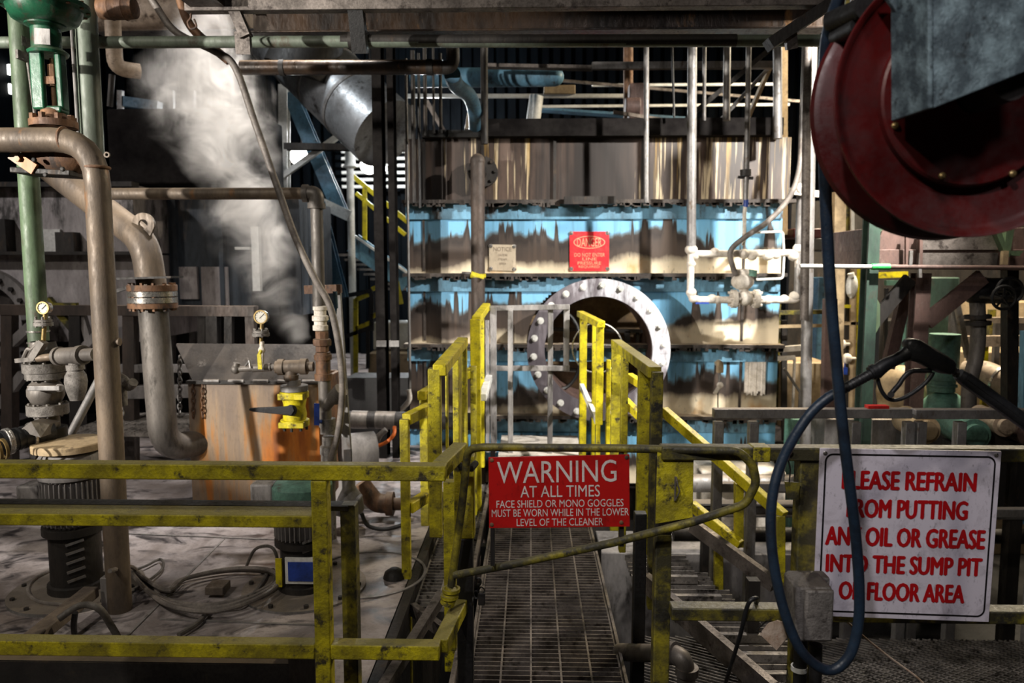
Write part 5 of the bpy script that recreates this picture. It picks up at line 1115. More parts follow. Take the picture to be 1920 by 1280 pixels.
# ------------------------------------------------------------------ ceiling-level steel and pipes
t = T('platform_edge', 'grey steel platform frame crossing the top of the picture', 'platform', V(960, 20, 3.6))
a = V(350, 14, 3.6)
zc = V(960, 20, 3.6).z
O(MB().span((V(352, 10, 3.6).x, 3.56, zc), (V(1560, 10, 3.6).x, 3.62, zc+.05)), 'front_channel', K['grate'], t, bevel=.003)
O(MB().span((V(352, 10, 3.6).x, 3.62, zc+.38), (V(1560, 10, 3.6).x, 4.6, zc+.42)), 'deck', K['dark'], t)
O(MB().span((V(346, 8, 3.5).x, 3.45, V(0, 8, 3.5).z), (V(412, 8, 3.5).x, 3.56, V(0, -40, 3.5).z)), 'rusty_end_box', K['darkbrown'], t)
O(MB().bar(V(440, 18, 3.6), V(462, 70, 3.6), .05, .05).bar(V(455, 60, 3.6), V(458, 102, 3.62), .07, .03, (0, 1, 0)), 'hanger', K['grate'], t)
O(MB().bar(V(1552, 10, 3.6), V(1440, 85, 3.6), .09, .05), 'diagonal_brace', K['dark'], t)
O(MB().bar(V(1482, 60, 3.6), V(1484, 92, 3.62), .05, .03, (0, 1, 0)), 'hanger', K['grate'], t)
O(MB().bar(V(668, 18, 3.6), V(676, 100, 3.66), .07, .06, (0, 1, 0)), 'hanger', K['black'], t)
t = T('oily_beam', 'rusty brown oil-stained beam under the top platform', 'beam', V(1000, 60, 4.4))
a, b = V(475, 38, 4.4), V(1545, 36, 4.4)
O(MB().ibeam((a.x, 4.4, (a.z+b.z)/2), (b.x, 4.4, (a.z+b.z)/2), .12, S(48, 4.4)), 'beam', K['darkbrown'], t, bevel=.003)
O(MB().span((a.x, 4.30, V(0, 24, 4.4).z), (b.x, 4.34, V(0, 18, 4.4).z)), 'lip', K['darkbrown'], t)
mb = MB().cyl(V(-60, 80, 3.9), V(1600, 76, 3.9), S(10.5, 3.9), n=20); t = T('conduit_pipe', 'long grey-green horizontal pipe just under the top beam', 'pipe', V(770, 88, 3.9)); O(mb, 'pipe', K['pale_green_pipe'], t)
O(MB().cyl(V(640, 77, 3.9), V(1380, 76, 3.9), S(11, 3.9), n=20), 'sooty_sleeve', K['dark'], t)
O(MB().cyl(V(655, 77, 3.9), V(692, 77, 3.9), S(16, 3.9), n=16).span(V(660, 90, 3.85), V(690, 60, 3.95)), 'clamp', K['dark'], t)
t = T('oily_pipe', 'shiny oily brown pipe running to an elbow near the steam', 'pipe', V(640, 140, 5.2))
O(MB().cyl(V(452, 127, 5.2), V(830, 126, 5.2), S(13, 5.2), n=24), 'pipe', K['darkbrown'], t); O(MB().cyl(V(525, 127, 5.2), V(534, 127, 5.2), S(14.5, 5.2), n=24), 'coupling', K['dark'], t); O(MB().cyl(V(800, 126, 5.2), V(812, 126, 5.2), S(14.5, 5.2), n=24), 'coupling', K['dark'], t)
O(MB().tube(fillet([V(810, 126, 5.2), V(850, 128, 5.2), V(848, 60, 5.2)], .1, 6), S(12, 5.2), 18), 'riser_elbow', K['dark'], t)
O(MB().tube(smooth([V(848, 140, 5.3), V(856, 160, 5.6), V(880, 180, 6.0), V(890, 210, 6.3), V(892, 250, 6.7)], 6), S(14, 5.8), 16), 'drop_elbow', K['blue_steel'], t)
t = T('shiny_elbow', 'oily bright pipe elbow glinting behind the steam at upper left', 'pipe', V(230, 150, 5.2))
O(MB().tube(fillet([V(206, -60, 5.2), V(216, 128, 5.2), V(262, 134, 5.3)], .12, 6), S(14, 5.2), 18), 'elbow', K['tan_insulation'], t); O(MB().cyl(V(210, 140, 5.2), V(206, 200, 5.2), .02), 'drain', K['dark'], t)
t = T('ceiling_lamp', 'brown ribbed lamp housing hanging at the top left', 'lamp', V(225, 14, 3.8))
c = V(222, -4, 3.8)
O(MB().lathe(c+Vector((0, 0, -.05)), (1, 0, 0), [(.02, -.10), (.05, -.095), (.055, -.04), (.058, -.035), (.055, -.03), (.055, .03), (.06, .035), (.055, .04), (.05, .08), (.02, .09)], 24), 'housing', K['rust_pipe'], t)
O(MB().cyl(c, c+Vector((0, 0, .5)), .015), 'stem', K['dark'], t)
t = T('pale_duct', 'wide pale duct crossing behind the steam under the roof', 'duct', V(300, 60, 6.4))
O(MB().cyl(V(165, 26, 6.4), V(470, 20, 6.4), S(30, 6.4), n=32), 'duct', K['tan_insulation'], t); O(MB().span(V(175, 58, 6.6), V(450, 30, 6.9)), 'tray', K['grate'], t)
t = T('hook', 'small rusty wire hook hanging under the top platform', 'hook', V(361, 55, 3.7))
O(MB().tube(smooth([V(357, 8, 3.6), V(358, 32, 3.6), V(352, 42, 3.6), V(358, 54, 3.6), V(368, 50, 3.6), V(364, 36, 3.6)], 5), .005, 8), 'wire', K['rust_pipe'], t)
# big silver duct
t = T('silver_duct', 'large jacketed silver duct slanting behind the dark columns', 'duct', V(640, 240, 7.6))
a, b = V(510, 50, 8.2), V(724, 252, 7.3)
O(MB().cyl(a, b, .36, n=40), 'duct', K['silver'], t)
mb = MB(); d = b-a
for k in (.30, .52, .74): mb.lathe(a+d*k, d, [(.36, 0), (.368, .004), (.368, .04), (.36, .044)], 40)
O(mb, 'band', K['galv'], t)
O(MB().cyl(V(590, 60, 7.4), V(560, 140, 7.4), .30, .34, 28), 'branch', K['dark'], t)
t = T('blue_duct', 'light blue duct above the casing hood with a rounded end', 'duct', V(960, 160, 7.4))
O(MB().cyl(V(770, 146, 7.4), V(1040, 144, 7.4), S(17, 7.4), n=24).ball(V(1040, 144, 7.4), S(17, 7.4), 14), 'duct', K['light_blue'], t)
O(MB().bar(V(905, 124, 7.0), V(1110, 128, 7.0), .1, .03), 'top_tray', K['grate'], t)
t = T('white_downpipe', 'white conical downpipe lit above the casing hood', 'pipe', V(1000, 225, 7.8))
O(MB().cyl(V(1006, 180, 7.8), V(990, 300, 7.8), .07, .075, n=20), 'pipe', K['white_steel'], t); O(MB().cyl(V(894, 212, 7.4), V(890, 245, 7.4), .09, .10, n=20), 'sleeve', K['tan'], t)
# dark column pair beside the casing
for i, (px, w, d_, lb) in enumerate(((714, .075, .16, 'sooty steel column left of the casing, nearer the aisle'), (738, .05, .14, 'narrow sooty steel column hugging the casing left edge'))):
    x = V(px, 450, 6.2).x; t = T('steel_column', lb, 'column', (x, 6.2, -1.2))
    O(MB().ibeam((x, 6.2, -1.2), (x, 6.2, 4.2), w, d_, .014, (0, 1, 0)), 'shaft', K['matte'], t)
    O(MB().bar((x-.03, 6.1, V(0, 640, 6.2).z), (x+.05, 6.1, V(0, 640, 6.2).z), .02, .05), 'clip', K['galv'], t)
rnd = random.Random(11)
for i, (px, r, m, lb, y0_, y1_, Y) in enumerate((
    (765, .012, 'galv', 'thin grey conduit down the left edge of the casing', 110, 745, 6.42),
    (796, .016, 'dark', 'thin dark drop pipe left of the header plate', -60, 255, 6.3), (812, .010, 'dark', 'thin black rod beside the left drop pipe', -60, 250, 6.25),
    (908, .030, 'dark', 'sooty square pipe above the hood left of the header beam', 30, 270, 6.3), (826, .014, 'dark', 'dark tube second right of the left drop pipe', 100, 250, 6.45),
    (775, .018, 'dark', 'dark tube close against the narrow sooty column', 95, 380, 6.25), (786, .012, 'black', 'black cable between the conduit and the drop pipe', 100, 390, 6.36))):
    x = V(px, (y0_+y1_)/2, Y).x; O(MB().cyl((x, Y, V(px, y1_, Y).z), (x, Y, V(px, y0_, Y).z), r, n=12), 'drop_pipe', K[m], label=lb, cat='pipe')
t = T('crusted_valve', 'small white crusted valve at the foot of the thin conduit', 'valve', V(765, 770, 6.4))
O(MB().tube(smooth([V(766, 730, 6.4), V(768, 748, 6.4), V(758, 762, 6.4), V(748, 772, 6.4)], 5), .022, 10), 'body', K['white_crust'], t)
# vertical pipe with flange in front of the casing
t = T('standpipe', 'dusty brown standpipe with top flange in front of the casing', 'pipe', V(896, 600, 6.3))
x = V(896, 450, 6.3).x; r = S(13, 6.3)
def s3(y): return V(896, y, 6.3).z
O(MB().cyl((x, 6.3, -1.2), (x, 6.3, s3(300)), r, n=24).ball((x, 6.3, s3(302)), r*1.08, 12), 'pipe', K['soot_brown'], t)
O(MB().cyl((x+.02, 6.3, s3(318)), (x+.02, 6.62, s3(318)), r*.9, n=20).cyl((x+.03, 6.48, s3(316)), (x+.03, 6.52, s3(316)), S(28, 6.4), n=28).cyl((x+.03, 6.54, s3(316)), (x+.03, 6.58, s3(316)), S(28, 6.4), n=28).bolts((x+.03, 6.46, s3(316)), (0, 1, 0), S(24, 6.4), .014, .14, 8), 'flange', K['dark'], t)
O(MB().bar(V(884, 512, 6.22), V(908, 520, 6.22), .03, .03, (0, 1, 0)).ring((x, 6.3, s3(520)), (0, 0, 1), r, r+.008, .03), 'yellow_strap', K['yellow_bright'], t, label='yellow strap round the pipe')
O(MB().tube([V(866, 522, 6.35), V(868, 512, 6.3), V(882, 512, 6.28)], .012, 8), 'clamp_hook', K['galv'], t)
# white crusted water manifold right
YW = 6.15
wm = T('water_manifold', 'white crusted loop of pipes and valves on the casing right side', 'pipe manifold', V(1400, 575, YW))
def wp(pts, r, nm, m='white_crust', n=12, fil=0, Y=YW): return O(MB().tube([V(x, y, Y) for x, y in pts], r, n, fil), nm, K[m], wm)
wp([(1298, 80), (1296, 470)], S(8.5, YW), 'left_riser', 'galv'); wp([(1296, 465), (1294, 555), (1310, 562), (1498, 562), (1496, 470)], S(6.5, YW), 'lower_loop', fil=.05)
wp([(1296, 476), (1498, 474)], S(6.5, YW), 'upper_run'); wp([(1512, 85), (1502, 350), (1496, 560)], S(7.5, YW), 'right_riser', 'galv')
mb = MB()
for px, py, r in ((1296, 468, 12), (1302, 480, 9), (1296, 495, 9), (1340, 472, 9), (1395, 476, 11), (1410, 480, 10), (1440, 478, 12), (1455, 478, 9), (1488, 480, 11), (1498, 466, 12), (1296, 548, 10), (1300, 560, 9), (1335, 560, 10), (1345, 562, 9), (1440, 562, 10), (1470, 560, 9), (1490, 555, 11)):
    p = V(px, py, YW); O(MB().ball(p, S(r, YW), 10, (1, .9, .85)), 'fitting', K['white_crust'], wm)
mb = MB()
for px in (1376, 1418): p = V(px, 560, YW); mb.cyl(p+Vector((-.02, 0, 0)), p+Vector((.02, 0, 0)), S(17, YW), n=20); mb.bolts(p+Vector((-.04, 0, 0)), (1, 0, 0), S(13, YW), .012, .08, 6)
mb.ball(V(1397, 558, YW), S(15, YW), 12); O(mb, 'flanged_valve', K['white_crust'], wm)
O(MB().ball(V(1392, 528, YW), S(21, YW), 14, (1, 1, .75)).cyl(V(1394, 545, YW), V(1394, 520, YW), S(9, YW)).cyl(V(1378, 512, YW), V(1412, 512, YW), S(8, YW)), 'actuator', K['white_crust'], wm)
O(MB().cyl(V(1410, 518, YW-.02), V(1412, 506, YW-.02), S(8, YW), n=16), 'green_cap', K['teal'], wm)
wp([(1412, 436), (1468, 434), (1470, 480), (1468, 522), (1418, 524)], S(2.2, YW), 'sense_tube', 'white_steel', 8, .03)
O(MB().bar(V(1304, 568, YW-.06), V(1329, 568, YW-.06), .02, .014), 'blue_lever', K['blue'], wm)
O(MB().tube(smooth([V(1504, 260, 6.1), V(1498, 320, 6.05), V(1480, 370, 6.05), (V(1440, 415, 6.05)), V(1396, 445, 6.05), V(1370, 470, 6.05), V(1374, 500, 6.08), V(1380, 515, 6.1)], 7), S(5, 6.1), 12), 'flex_hose', K['cable_light'], wm)
wp([(1404, 85), (1400, 310), (1398, 375)], S(5, YW), 'thin_riser', 'galv', 10); wp([(1398, 375), (1396, 400), (1394, 460)], S(3.5, YW), 'thin_tube', 'white_crust', 10)
O(MB().cyl(V(1399, 374, YW), V(1398, 388, YW), S(4.5, YW), n=10), 'blue_tape', K['blue'], wm)
O(MB().cyl(V(1398, 318, YW-.04), V(1398, 330, YW-.04), S(10, YW), n=12).bar(V(1384, 332, YW), V(1412, 334, YW), .03, .02), 'small_valve', K['dark'], wm)
O(MB().bar(V(1480, 358, 6.1), V(1535, 364, 6.1), .04, .05).ball(V(1500, 354, 6.1), .045, 8), 'bracket', K['white_crust'], wm)
for i, (px, r, m, lb, y0_, y1_, Y, dx) in enumerate((
    (1524, .040, 'galv', 'tall grey pipe right of the water manifold reaching below the rail', -60, 900, 5.6, -16), (1516, .030, 'grate', 'pale vertical pipe with wire ties under the top platform', -60, 600, 5.5, -8), (1212, .020, 'galv', 'grey pipe left of the water manifold above the hood', -60, 380, 6.1, 0),
    (1365, .030, 'galv', 'pale pipe stub between the manifold risers above the hood', -60, 226, 6.4, -3), (1322, .016, 'galv', 'thin pale pipe right of the left manifold riser', -60, 226, 6.5, -2),
    (1458, .036, 'galv', 'pale pipe at the hood right end above the manifold', -60, 260, 6.3, 0), (1178, .045, 'rust_pipe', 'reddish brown pipe rising above the middle of the hood', -60, 226, 7.2, 0), (1256, .010, 'black', 'black cable hanging above the hood right of the grey pipe', -60, 220, 6.4, 8))):
    t_ = V(px, y0_, Y); b_ = V(px+dx, y1_, Y); O(MB().cyl(b_, t_, r, n=14), 'riser_pipe', K[m], label=lb, cat='pipe')
t = T('elbow_block', 'rusty brown valve block above the middle of the hood', 'valve', V(1190, 222, 7.0))
O(MB().span(V(1180, 222, 7.0), V(1212, 165, 7.2)).cyl(V(1172, 200, 7.0), V(1200, 200, 7.0), .08), 'block', K['maroon'], t, bevel=.01)
for i, (a, b, w, m, lb, Y) in enumerate((((1110, 124), (1455, 122), .06, 'galv', 'pale steel angle spanning above the hood right half', 6.9), ((1150, 210), (1250, 226), .03, 'wood', 'dusty stick lying on the hood top', 6.9), ((1285, 225), (1440, 95), .04, 'dark', 'dark diagonal brace above the hood right half', 6.7), ((1350, 226), (1450, 118), .09, 'galv', 'pale wide brace plate above the hood right end', 7.0), ((1400, 226), (1442, 130), .10, 'tan', 'tan brace plate behind the pale one above the hood', 7.2), ((800, 190), (832, 245), .04, 'grate', 'grey diagonal brace left above the header plate', 7.0), ((760, 180), (1210, 180), .04, 'white_steel', 'white strip shelf behind the blue duct', 8.6), ((1000, 200), (1480, 196), .03, 'white_steel', 'pale far rail above the hood', 9.5), ((1110, 160), (1460, 158), .03, 'white_steel', 'pale upper far rail above the hood', 9.5), ((1000, 205), (1300, 225), .2, 'blue_steel', 'far blue roof girder above the hood', 10.0), ((1040, 150), (1500, 190), .03, 'grate', 'thin sloping far roof brace above the hood', 9.0))):
    O(MB().bar(V(*a, Y), V(*b, Y), w, w if w < .08 else .03), 'roof_brace', K[m], label=lb, cat='beam')
O(MB().span(V(1020, 176, 8.55), V(1078, 163, 8.65)), 'tan_box', K['tan'], label='tan box on the shelf under the blue duct end', cat='box', bevel=.01)
# ------------------------------------------------------------------ far aisle: truss, stair, lamps
K['lampglow'] = emit('lamp_glow', (1, .97, .9), 60)
tr = T('blue_truss', 'blue steel truss bay behind the steam with crossed braces', 'truss', V(560, 420, 8.6))
def tb(a, b, w, h, m, Y=8.6): O(MB().ibeam(V(*a, Y), V(*b, Y), w, h, .014, (0, 1, 0)), 'member', K[m], tr)
tb((533, 160), (535, 765), .10, .12, 'white_steel'); tb((545, 175), (640, 400), .16, .14, 'blue_steel', 8.7); tb((530, 330), (655, 240), .06, .06, 'white_steel', 8.5); tb((535, 275), (790, 278), .07, .12, 'dark', 8.4); tb((580, 370), (655, 405), .12, .06, 'white_steel', 8.6); tb((590, 380), (635, 560), .20, .14, 'blue_steel', 8.3)
for px, lb in ((659, 'bright white column beside the aisle stair'),):
    x = V(px, 450, 9.4).x; t = T('white_column', lb, 'column', (x, 9.4, 0)); O(MB().cyl((x, 9.4, 0), (x, 9.4, V(0, 312, 9.4).z), .045, n=16), 'shaft', K['white_steel'], t); O(MB().lathe((x, 9.4, V(0, 318, 9.4).z), (0, 0, 1), [(.05, 0), (.09, .02), (.06, .06), (.06, .22), (.03, .25)], 16), 'cap', K['white_steel'], t)
ast = T('aisle_stair', 'blue stair with bright yellow handrails in the far aisle', 'stairs', V(700, 500, 9.8))
def ab(a, b, w, m, nm, Y=9.8): O(MB().bar(V(*a, Y), V(*b, Y), w, w), nm, K[m], ast)
ab((662, 330), (770, 420), .06, 'yellow_bright', 'handrail'); ab((668, 362), (760, 440), .05, 'yellow_bright', 'mid_rail'); ab((684, 345), (684, 450), .05, 'yellow_bright', 'post'); ab((745, 400), (770, 420), .06, 'yellow_bright', 'handrail', 9.5)
O(MB().bar(V(662, 455, 9.8), V(765, 530, 9.8), .05, .26), 'stringer', K['light_blue'], ast); O(MB().bar(V(662, 440, 9.75), V(765, 512, 9.75), .03, .03), 'edge_strip', K['white_steel'], ast)
for k in range(8): p = V(672+k*12, 478+k*9, 10.1); O(MB().box(p, (.5, .25, .03)), 'tread', K['grate'], ast)
yf = T('guard_rail', 'yellow tube guard rail at the aisle stair foot', 'railing', V(690, 620, 8.8))
def yb(a, b, w=.05, m='yellow_bright', nm='rail'): O(MB().bar(V(*a, 8.8), V(*b, 8.8), w, w), nm, K[m], yf)
yb((667, 560), (667, 757), nm='post'); yb((697, 550), (697, 620), m='black', nm='post'); yb((667, 562), (692, 552)); yb((667, 616), (696, 604)); yb((640, 556), (698, 545), m='black'); yb((645, 632), (698, 612), m='black'); yb((698, 542), (725, 528)); yb((698, 594), (725, 578)); yb((744, 528), (752, 570)); yb((690, 612), (690, 690), .04, 'dark', 'post')
t = T('pale_cabinet', 'pale blue cabinet at the far end of the aisle', 'cabinet', V(722, 650, 9.2))
O(MB().span(V(700, 655, 9.2), V(780, 600, 9.6)), 'body', K['white_steel'], t, bevel=.01); O(MB().span((V(690, 672, 8.9).x, 8.9, 0), V(790, 655, 9.4)), 'base', K['tan'], t)
t = T('dark_plinth', 'dark grating-topped pit box left of the aisle foot', 'plinth', V(690, 780, 7.4))
O(MB().span((V(650, 720, 7.0).x, 7.0, -.0), (V(765, 720, 7.0).x, 7.36, V(0, 700, 7.2).z)), 'box', K['black'], t)
for i, (px, py, Y, r, lb) in enumerate(((692, 309, 11.4, .14, 'glaring white floodlight in the far aisle'), (716, 316, 10.6, .07, 'smaller glaring floodlight right of the main one'), (712, 266, 11.4, .06, 'small far lamp above the glaring floodlights'), (560, 292, 11.2, .14, 'glowing far lamp behind the blue truss cross'), (655, 300, 10.4, .06, 'small glowing lamp on top of the white column'))):
    t = T('floodlight', lb, 'lamp', V(px, py, Y)); c = V(px, py, Y)
    O(MB().lathe(c+Vector((0, .02, 0)), (0, 1, 0), [(.02, .25), (r*.5, .2), (r*1.05, 0), (r, 0)], 20, cap=True), 'housing', K['galv'], t); fh_ = LAST[0]; O(MB().lathe(c, (0, 1, 0), [(.005, -.03), (r*.7, -.02), (r*.95, .015), (.005, .018)], 20), 'lens', K['lampglow'], fh_)
    O(MB().cyl(c+Vector((0, .15, 0)), Vector((c.x, c.y+.15, 8)), .015, n=8), 'stem', K['dark'], t)
K['tube'] = emit('strip_light_glow', (1, 1, .95), 9)
for i, (px, py, w, Y) in enumerate(((618, 226, 36, 12.6), (606, 214, 32, 12.0), (598, 206, 28, 11.4), (585, 198, 26, 10.8), (563, 196, 14, 10.2))):
    a, b = V(px-w/2, py, Y), V(px+w/2, py, Y); t = T('strip_light', ('nearest', 'second', 'third', 'fourth', 'topmost')[i] + ' bright strip light counted up from the far lowest one', 'ceiling light', (a+b)/2)
    t['label'] = ('lowest and brightest', 'second from lowest', 'middle', 'second from highest', 'highest and dimmest')[i] + ' of five roof strip lights beside the silver duct'; t['group'] = 'roof strip lights'
    O(MB().span((a.x, Y-.1, a.z), (b.x, Y+.1, a.z+.03)), 'diffuser', K['tube'], t); O(MB().span((a.x-.02, Y-.12, a.z+.03), (b.x+.02, Y+.12, a.z+.08)), 'housing', K['galv'], t); O(MB().cyl(((a.x+b.x)/2, Y, a.z+.08), ((a.x+b.x)/2, Y, 8), .012, n=8), 'hanger', K['dark'], t)
mb = MB()
for k in range(7): z = V(0, 276+k*13, 13.6).z; mb.span((V(640, 300, 13.6).x, 13.6, z), (V(765, 300, 13.6).x, 13.7, z+.05))
O(mb, 'window_1', K['white_steel'], kind='structure')
for i, (px, py, w, lb) in enumerate(((15, 130, 24, 'upper bright far window at the left edge'), (12, 166, 14, 'lower small bright far window at the left edge'))):
    a = V(px, py, 13); O(MB().span((a.x-S(w/2, 13), 13.0, a.z-.08), (a.x+S(w/2, 13), 13.05, a.z+.08)), 'window_%d' % (i+2), K['tube'], kind='structure')
O(MB().bar(V(225, 190, 8), V(300, 200, 8), .12, .10), 'roof_brace', K['blue_steel'], label='far blue beam glimpsed behind the steam left of centre', cat='beam')
for px, w, lb in ((226, .05, 'pale upright glimpsed behind the steam at upper left'), (322, .05, 'thin grey upright behind the middle of the steam'), (360, .06, 'second grey upright behind the middle of the steam')):
    O(MB().bar(V(px, 170, 7.95), V(px+3, 770, 7.95), w, w, (0, 1, 0)), 'far_post', K['galv'], label=lb, cat='post')
O(MB().bar(V(312, 245, 7.4), V(340, 210, 7.4), .12, .03), 'far_plate', K['light_blue'], label='pale blue plate glimpsed through the middle of the steam', cat='plate')
O(MB().span(V(205, 345, 6.6), V(530, 235, 7.4)), 'steam_backdrop', K['matte'], label='added black backdrop block behind the steam plume', cat='hood', bevel=.02)  # added block that keeps the view behind the steam black
# ------------------------------------------------------------------ right-hand background machinery
t = T('green_column', 'green steel column left of the brown trough under the reel', 'column', V(1626, 900, 5.0))
x = V(1626, 600, 5.0).x
O(MB().ibeam((x, 5.0, -1.2), (x, 5.0, 3.2), .075, .10, .012, (0, 1, 0)).span((x-.045, 4.93, -1.2), (x-.03, 4.95, 3.2)), 'shaft', K['dark_green'], t)
O(MB().poly(pxquad([(1636, 452), (1678, 405), (1664, 400), (1636, 425)], 5.0), (0, .03, 0)).poly(pxquad([(1634, 540), (1650, 570), (1650, 610), (1634, 640)], 5.0), (0, .03, 0)), 'gusset', K['green_pipe'], t)
tg = T('brown_trough', 'brown-grey steel trough on braced legs under the red reel', 'trough', V(1750, 700, 5.3))
O(MB().span(V(1634, 470, 5.1), V(1897, 436, 5.8)).span(V(1634, 500, 5.08), V(1897, 472, 5.8)), 'body', K['maroon'], tg, bevel=.005)
O(MB().span(V(1722, 468, 5.05), V(1866, 440, 5.08)).span(V(1722, 500, 5.03), V(1866, 474, 5.06)), 'pale_front_plate', K['grate'], tg)
for px in (1700, 1726, 1895): O(MB().bar(V(px, 438, 5.04), V(px, 502, 5.04), .02, .02, (0, 1, 0)), 'rib', K['maroon'], tg)
O(MB().ibeam(V(1727, 512, 5.2), V(1716, 700, 5.2), .10, .09, .012, (0, 1, 0)).ibeam(V(1716, 700, 5.2), V(1698, 980, 5.2), .09, .09, .012, (0, 1, 0)), 'leg', K['maroon'], tg)
O(MB().bar(V(1736, 604, 5.18), V(1842, 518, 5.18), .04, .105, (0, 0, 1)), 'brace', K['maroon'], tg); O(MB().bar(V(1636, 606, 5.2), V(1706, 522, 5.2), .04, .09), 'brace', K['dark'], tg)
O(MB().bar(V(1664, 690, 5.5), V(1702, 530, 5.5), .08, .06, (0, 1, 0)), 'leg', K['maroon'], tg)
O(MB().bar(V(1893, 500, 5.4), V(1893, 840, 5.4), .08, .08, (0, 1, 0)), 'leg', K['dark'], tg)
t = T('taped_pipe', 'horizontal pipe with white left end and a green tape band', 'pipe', V(1700, 505, 4.9))
O(MB().cyl(V(1500, 499, 4.9), V(1634, 500, 4.9), .014, n=12), 'white_end', K['white_steel'], t); O(MB().cyl(V(1634, 500, 4.9), V(1668, 500, 4.9), .020, n=12), 'green_tape', K['lime'], t); O(MB().cyl(V(1668, 500, 4.9), V(2000, 503, 4.9), .015, n=12), 'pipe', K['maroon'], t)
O(MB().bar(V(1708, 470, 4.9), V(1706, 500, 4.9), .02, .02).bar(V(1724, 500, 4.9), V(1725, 520, 4.9), .018, .02), 'clip', K['galv'], t)
t = T('green_bracket', 'green forked bracket right under the hose reel', 'bracket', V(1885, 480, 4.95))
O(MB().poly(pxquad([(1862, 424), (1882, 470), (1893, 482), (1903, 425), (1888, 425), (1885, 455), (1874, 424)], 4.95), (0, .05, 0)).poly(pxquad([(1893, 470), (1920, 470), (1912, 480), (1896, 478)], 4.95), (0, .05, 0)), 'fork', K['green_pipe'], t); O(MB().bar(V(1884, 470, 4.95), V(1882, 496, 4.95), .035, .03, (0, 1, 0)), 'stub', K['tan'], t)
for i, (px, py, r, lb) in enumerate(((1893, 545, .085, 'black spoked handwheel under the trough, the upper one'), (1882, 558, .075, 'black spoked handwheel overlapping below the upper handwheel'))):
    c = V(px, py, 5.0-.06*i); t = T('handwheel', lb, 'handwheel', c)
    O(MB().tube([c+Vector((cos(k*pi/16)*r, 0, sin(k*pi/16)*r)) for k in range(32)], .010, 8, closed=True), 'rim', K['black'], t)
    mb = MB()
    for k in range(5): a = k*2*pi/5+.3; mb.bar(c, c+Vector((cos(a)*r, 0, sin(a)*r)), .012, .01)
    mb.cyl(c+Vector((0, -.02, 0)), c+Vector((0, .25, 0)), .014, n=12); O(mb, 'spokes', K['black'], t)
t = T('black_valve', 'dark round valve body left of the handwheels', 'valve', V(1830, 560, 5.3))
O(MB().ball(V(1838, 545, 5.3), .13, 14, (1.1, .8, .75)).cyl(V(1838, 545, 5.3), V(1900, 545, 5.3), .09, n=20), 'body', K['black'], t)
t = T('dark_drop_pipe', 'dark flanged vertical pipe dropping from the black valve', 'pipe', V(1822, 760, 5.3))
O(MB().tube(smooth([V(1832, 560, 5.3), V(1834, 620, 5.3), V(1830, 670, 5.3), V(1818, 720, 5.3), V(1816, 770, 5.3)], 5), .05, 16), 'pipe', K['grey_pipe'], t); O(MB().cyl(V(1833, 590, 5.3), V(1833, 597, 5.3), .085, n=20).cyl(V(1833, 602, 5.3), V(1833, 609, 5.3), .085, n=20), 'flange', K['dark'], t)
t = T('green_pump', 'pale green vertical pump with domed foot behind the spray gun', 'pump', V(1766, 790, 5.9))
c = V(1764, 770, 5.9)
O(MB().cyl((c.x, 5.9, V(0, 705, 5.9).z), (c.x, 5.9, V(0, 622, 5.9).z), S(26, 5.9), n=28), 'motor', K['teal'], t); O(MB().cyl((c.x, 5.9, V(0, 726, 5.9).z), (c.x, 5.9, V(0, 700, 5.9).z), S(22, 5.9), n=24).cyl((c.x, 5.9, V(0, 717, 5.9).z), (c.x, 5.9, V(0, 713, 5.9).z), S(25, 5.9), n=24), 'neck', K['teal'], t)
O(MB().ball((c.x+.03, 5.9, V(0, 768, 5.9).z), S(44, 5.9), 20), 'dome', K['teal'], t); O(MB().cyl((c.x+.03, 5.9, V(0, 768, 5.9).z), (c.x+.03, 5.9, -1.2), S(30, 5.9), n=20), 'stand', K['dark'], t)
t = T('tan_drum', 'tan rounded drum seen through the spray gun trigger guard', 'drum', V(1685, 770, 6.2))
c = V(1678, 730, 6.2); O(MB().lathe((c.x+.05, 6.2, c.z-.2), (0, 0, 1), [(.12, 0), (.17, .05), (.19, .18), (.17, .30), (.10, .38), (.03, .40)], 28), 'shell', K['tan'], t); O(MB().cyl((c.x+.05, 6.2, c.z-.2), (c.x+.05, 6.2, -1.2), .12, n=16), 'stand', K['dark'], t)
t = T('silver_pipe', 'large wrapped silver-tan pipe running off at the right edge', 'pipe', V(1870, 760, 5.6))
O(MB().tube(fillet([V(1812, 700, 6.0), V(1842, 698, 5.9), V(1990, 762, 5.4)], .2, 6), .10, 24), 'pipe', K['tan_insulation'], t)
mb = MB(); a, b = V(1842, 698, 5.9), V(1990, 762, 5.4)
for k in (.2, .42, .55): mb.lathe(a.lerp(b, k), b-a, [(.098, 0), (.108, .003), (.108, .02), (.098, .023)], 24)
O(mb, 'clamp', K['chrome'], t)
t = T('blue_post', 'light blue post at the right edge behind the lance', 'post', V(1916, 840, 4.9)); O(MB().bar(V(1924, 620, 4.9), V(1914, 980, 4.9), .05, .05, (0, 1, 0)), 'post', K['light_blue'], t)
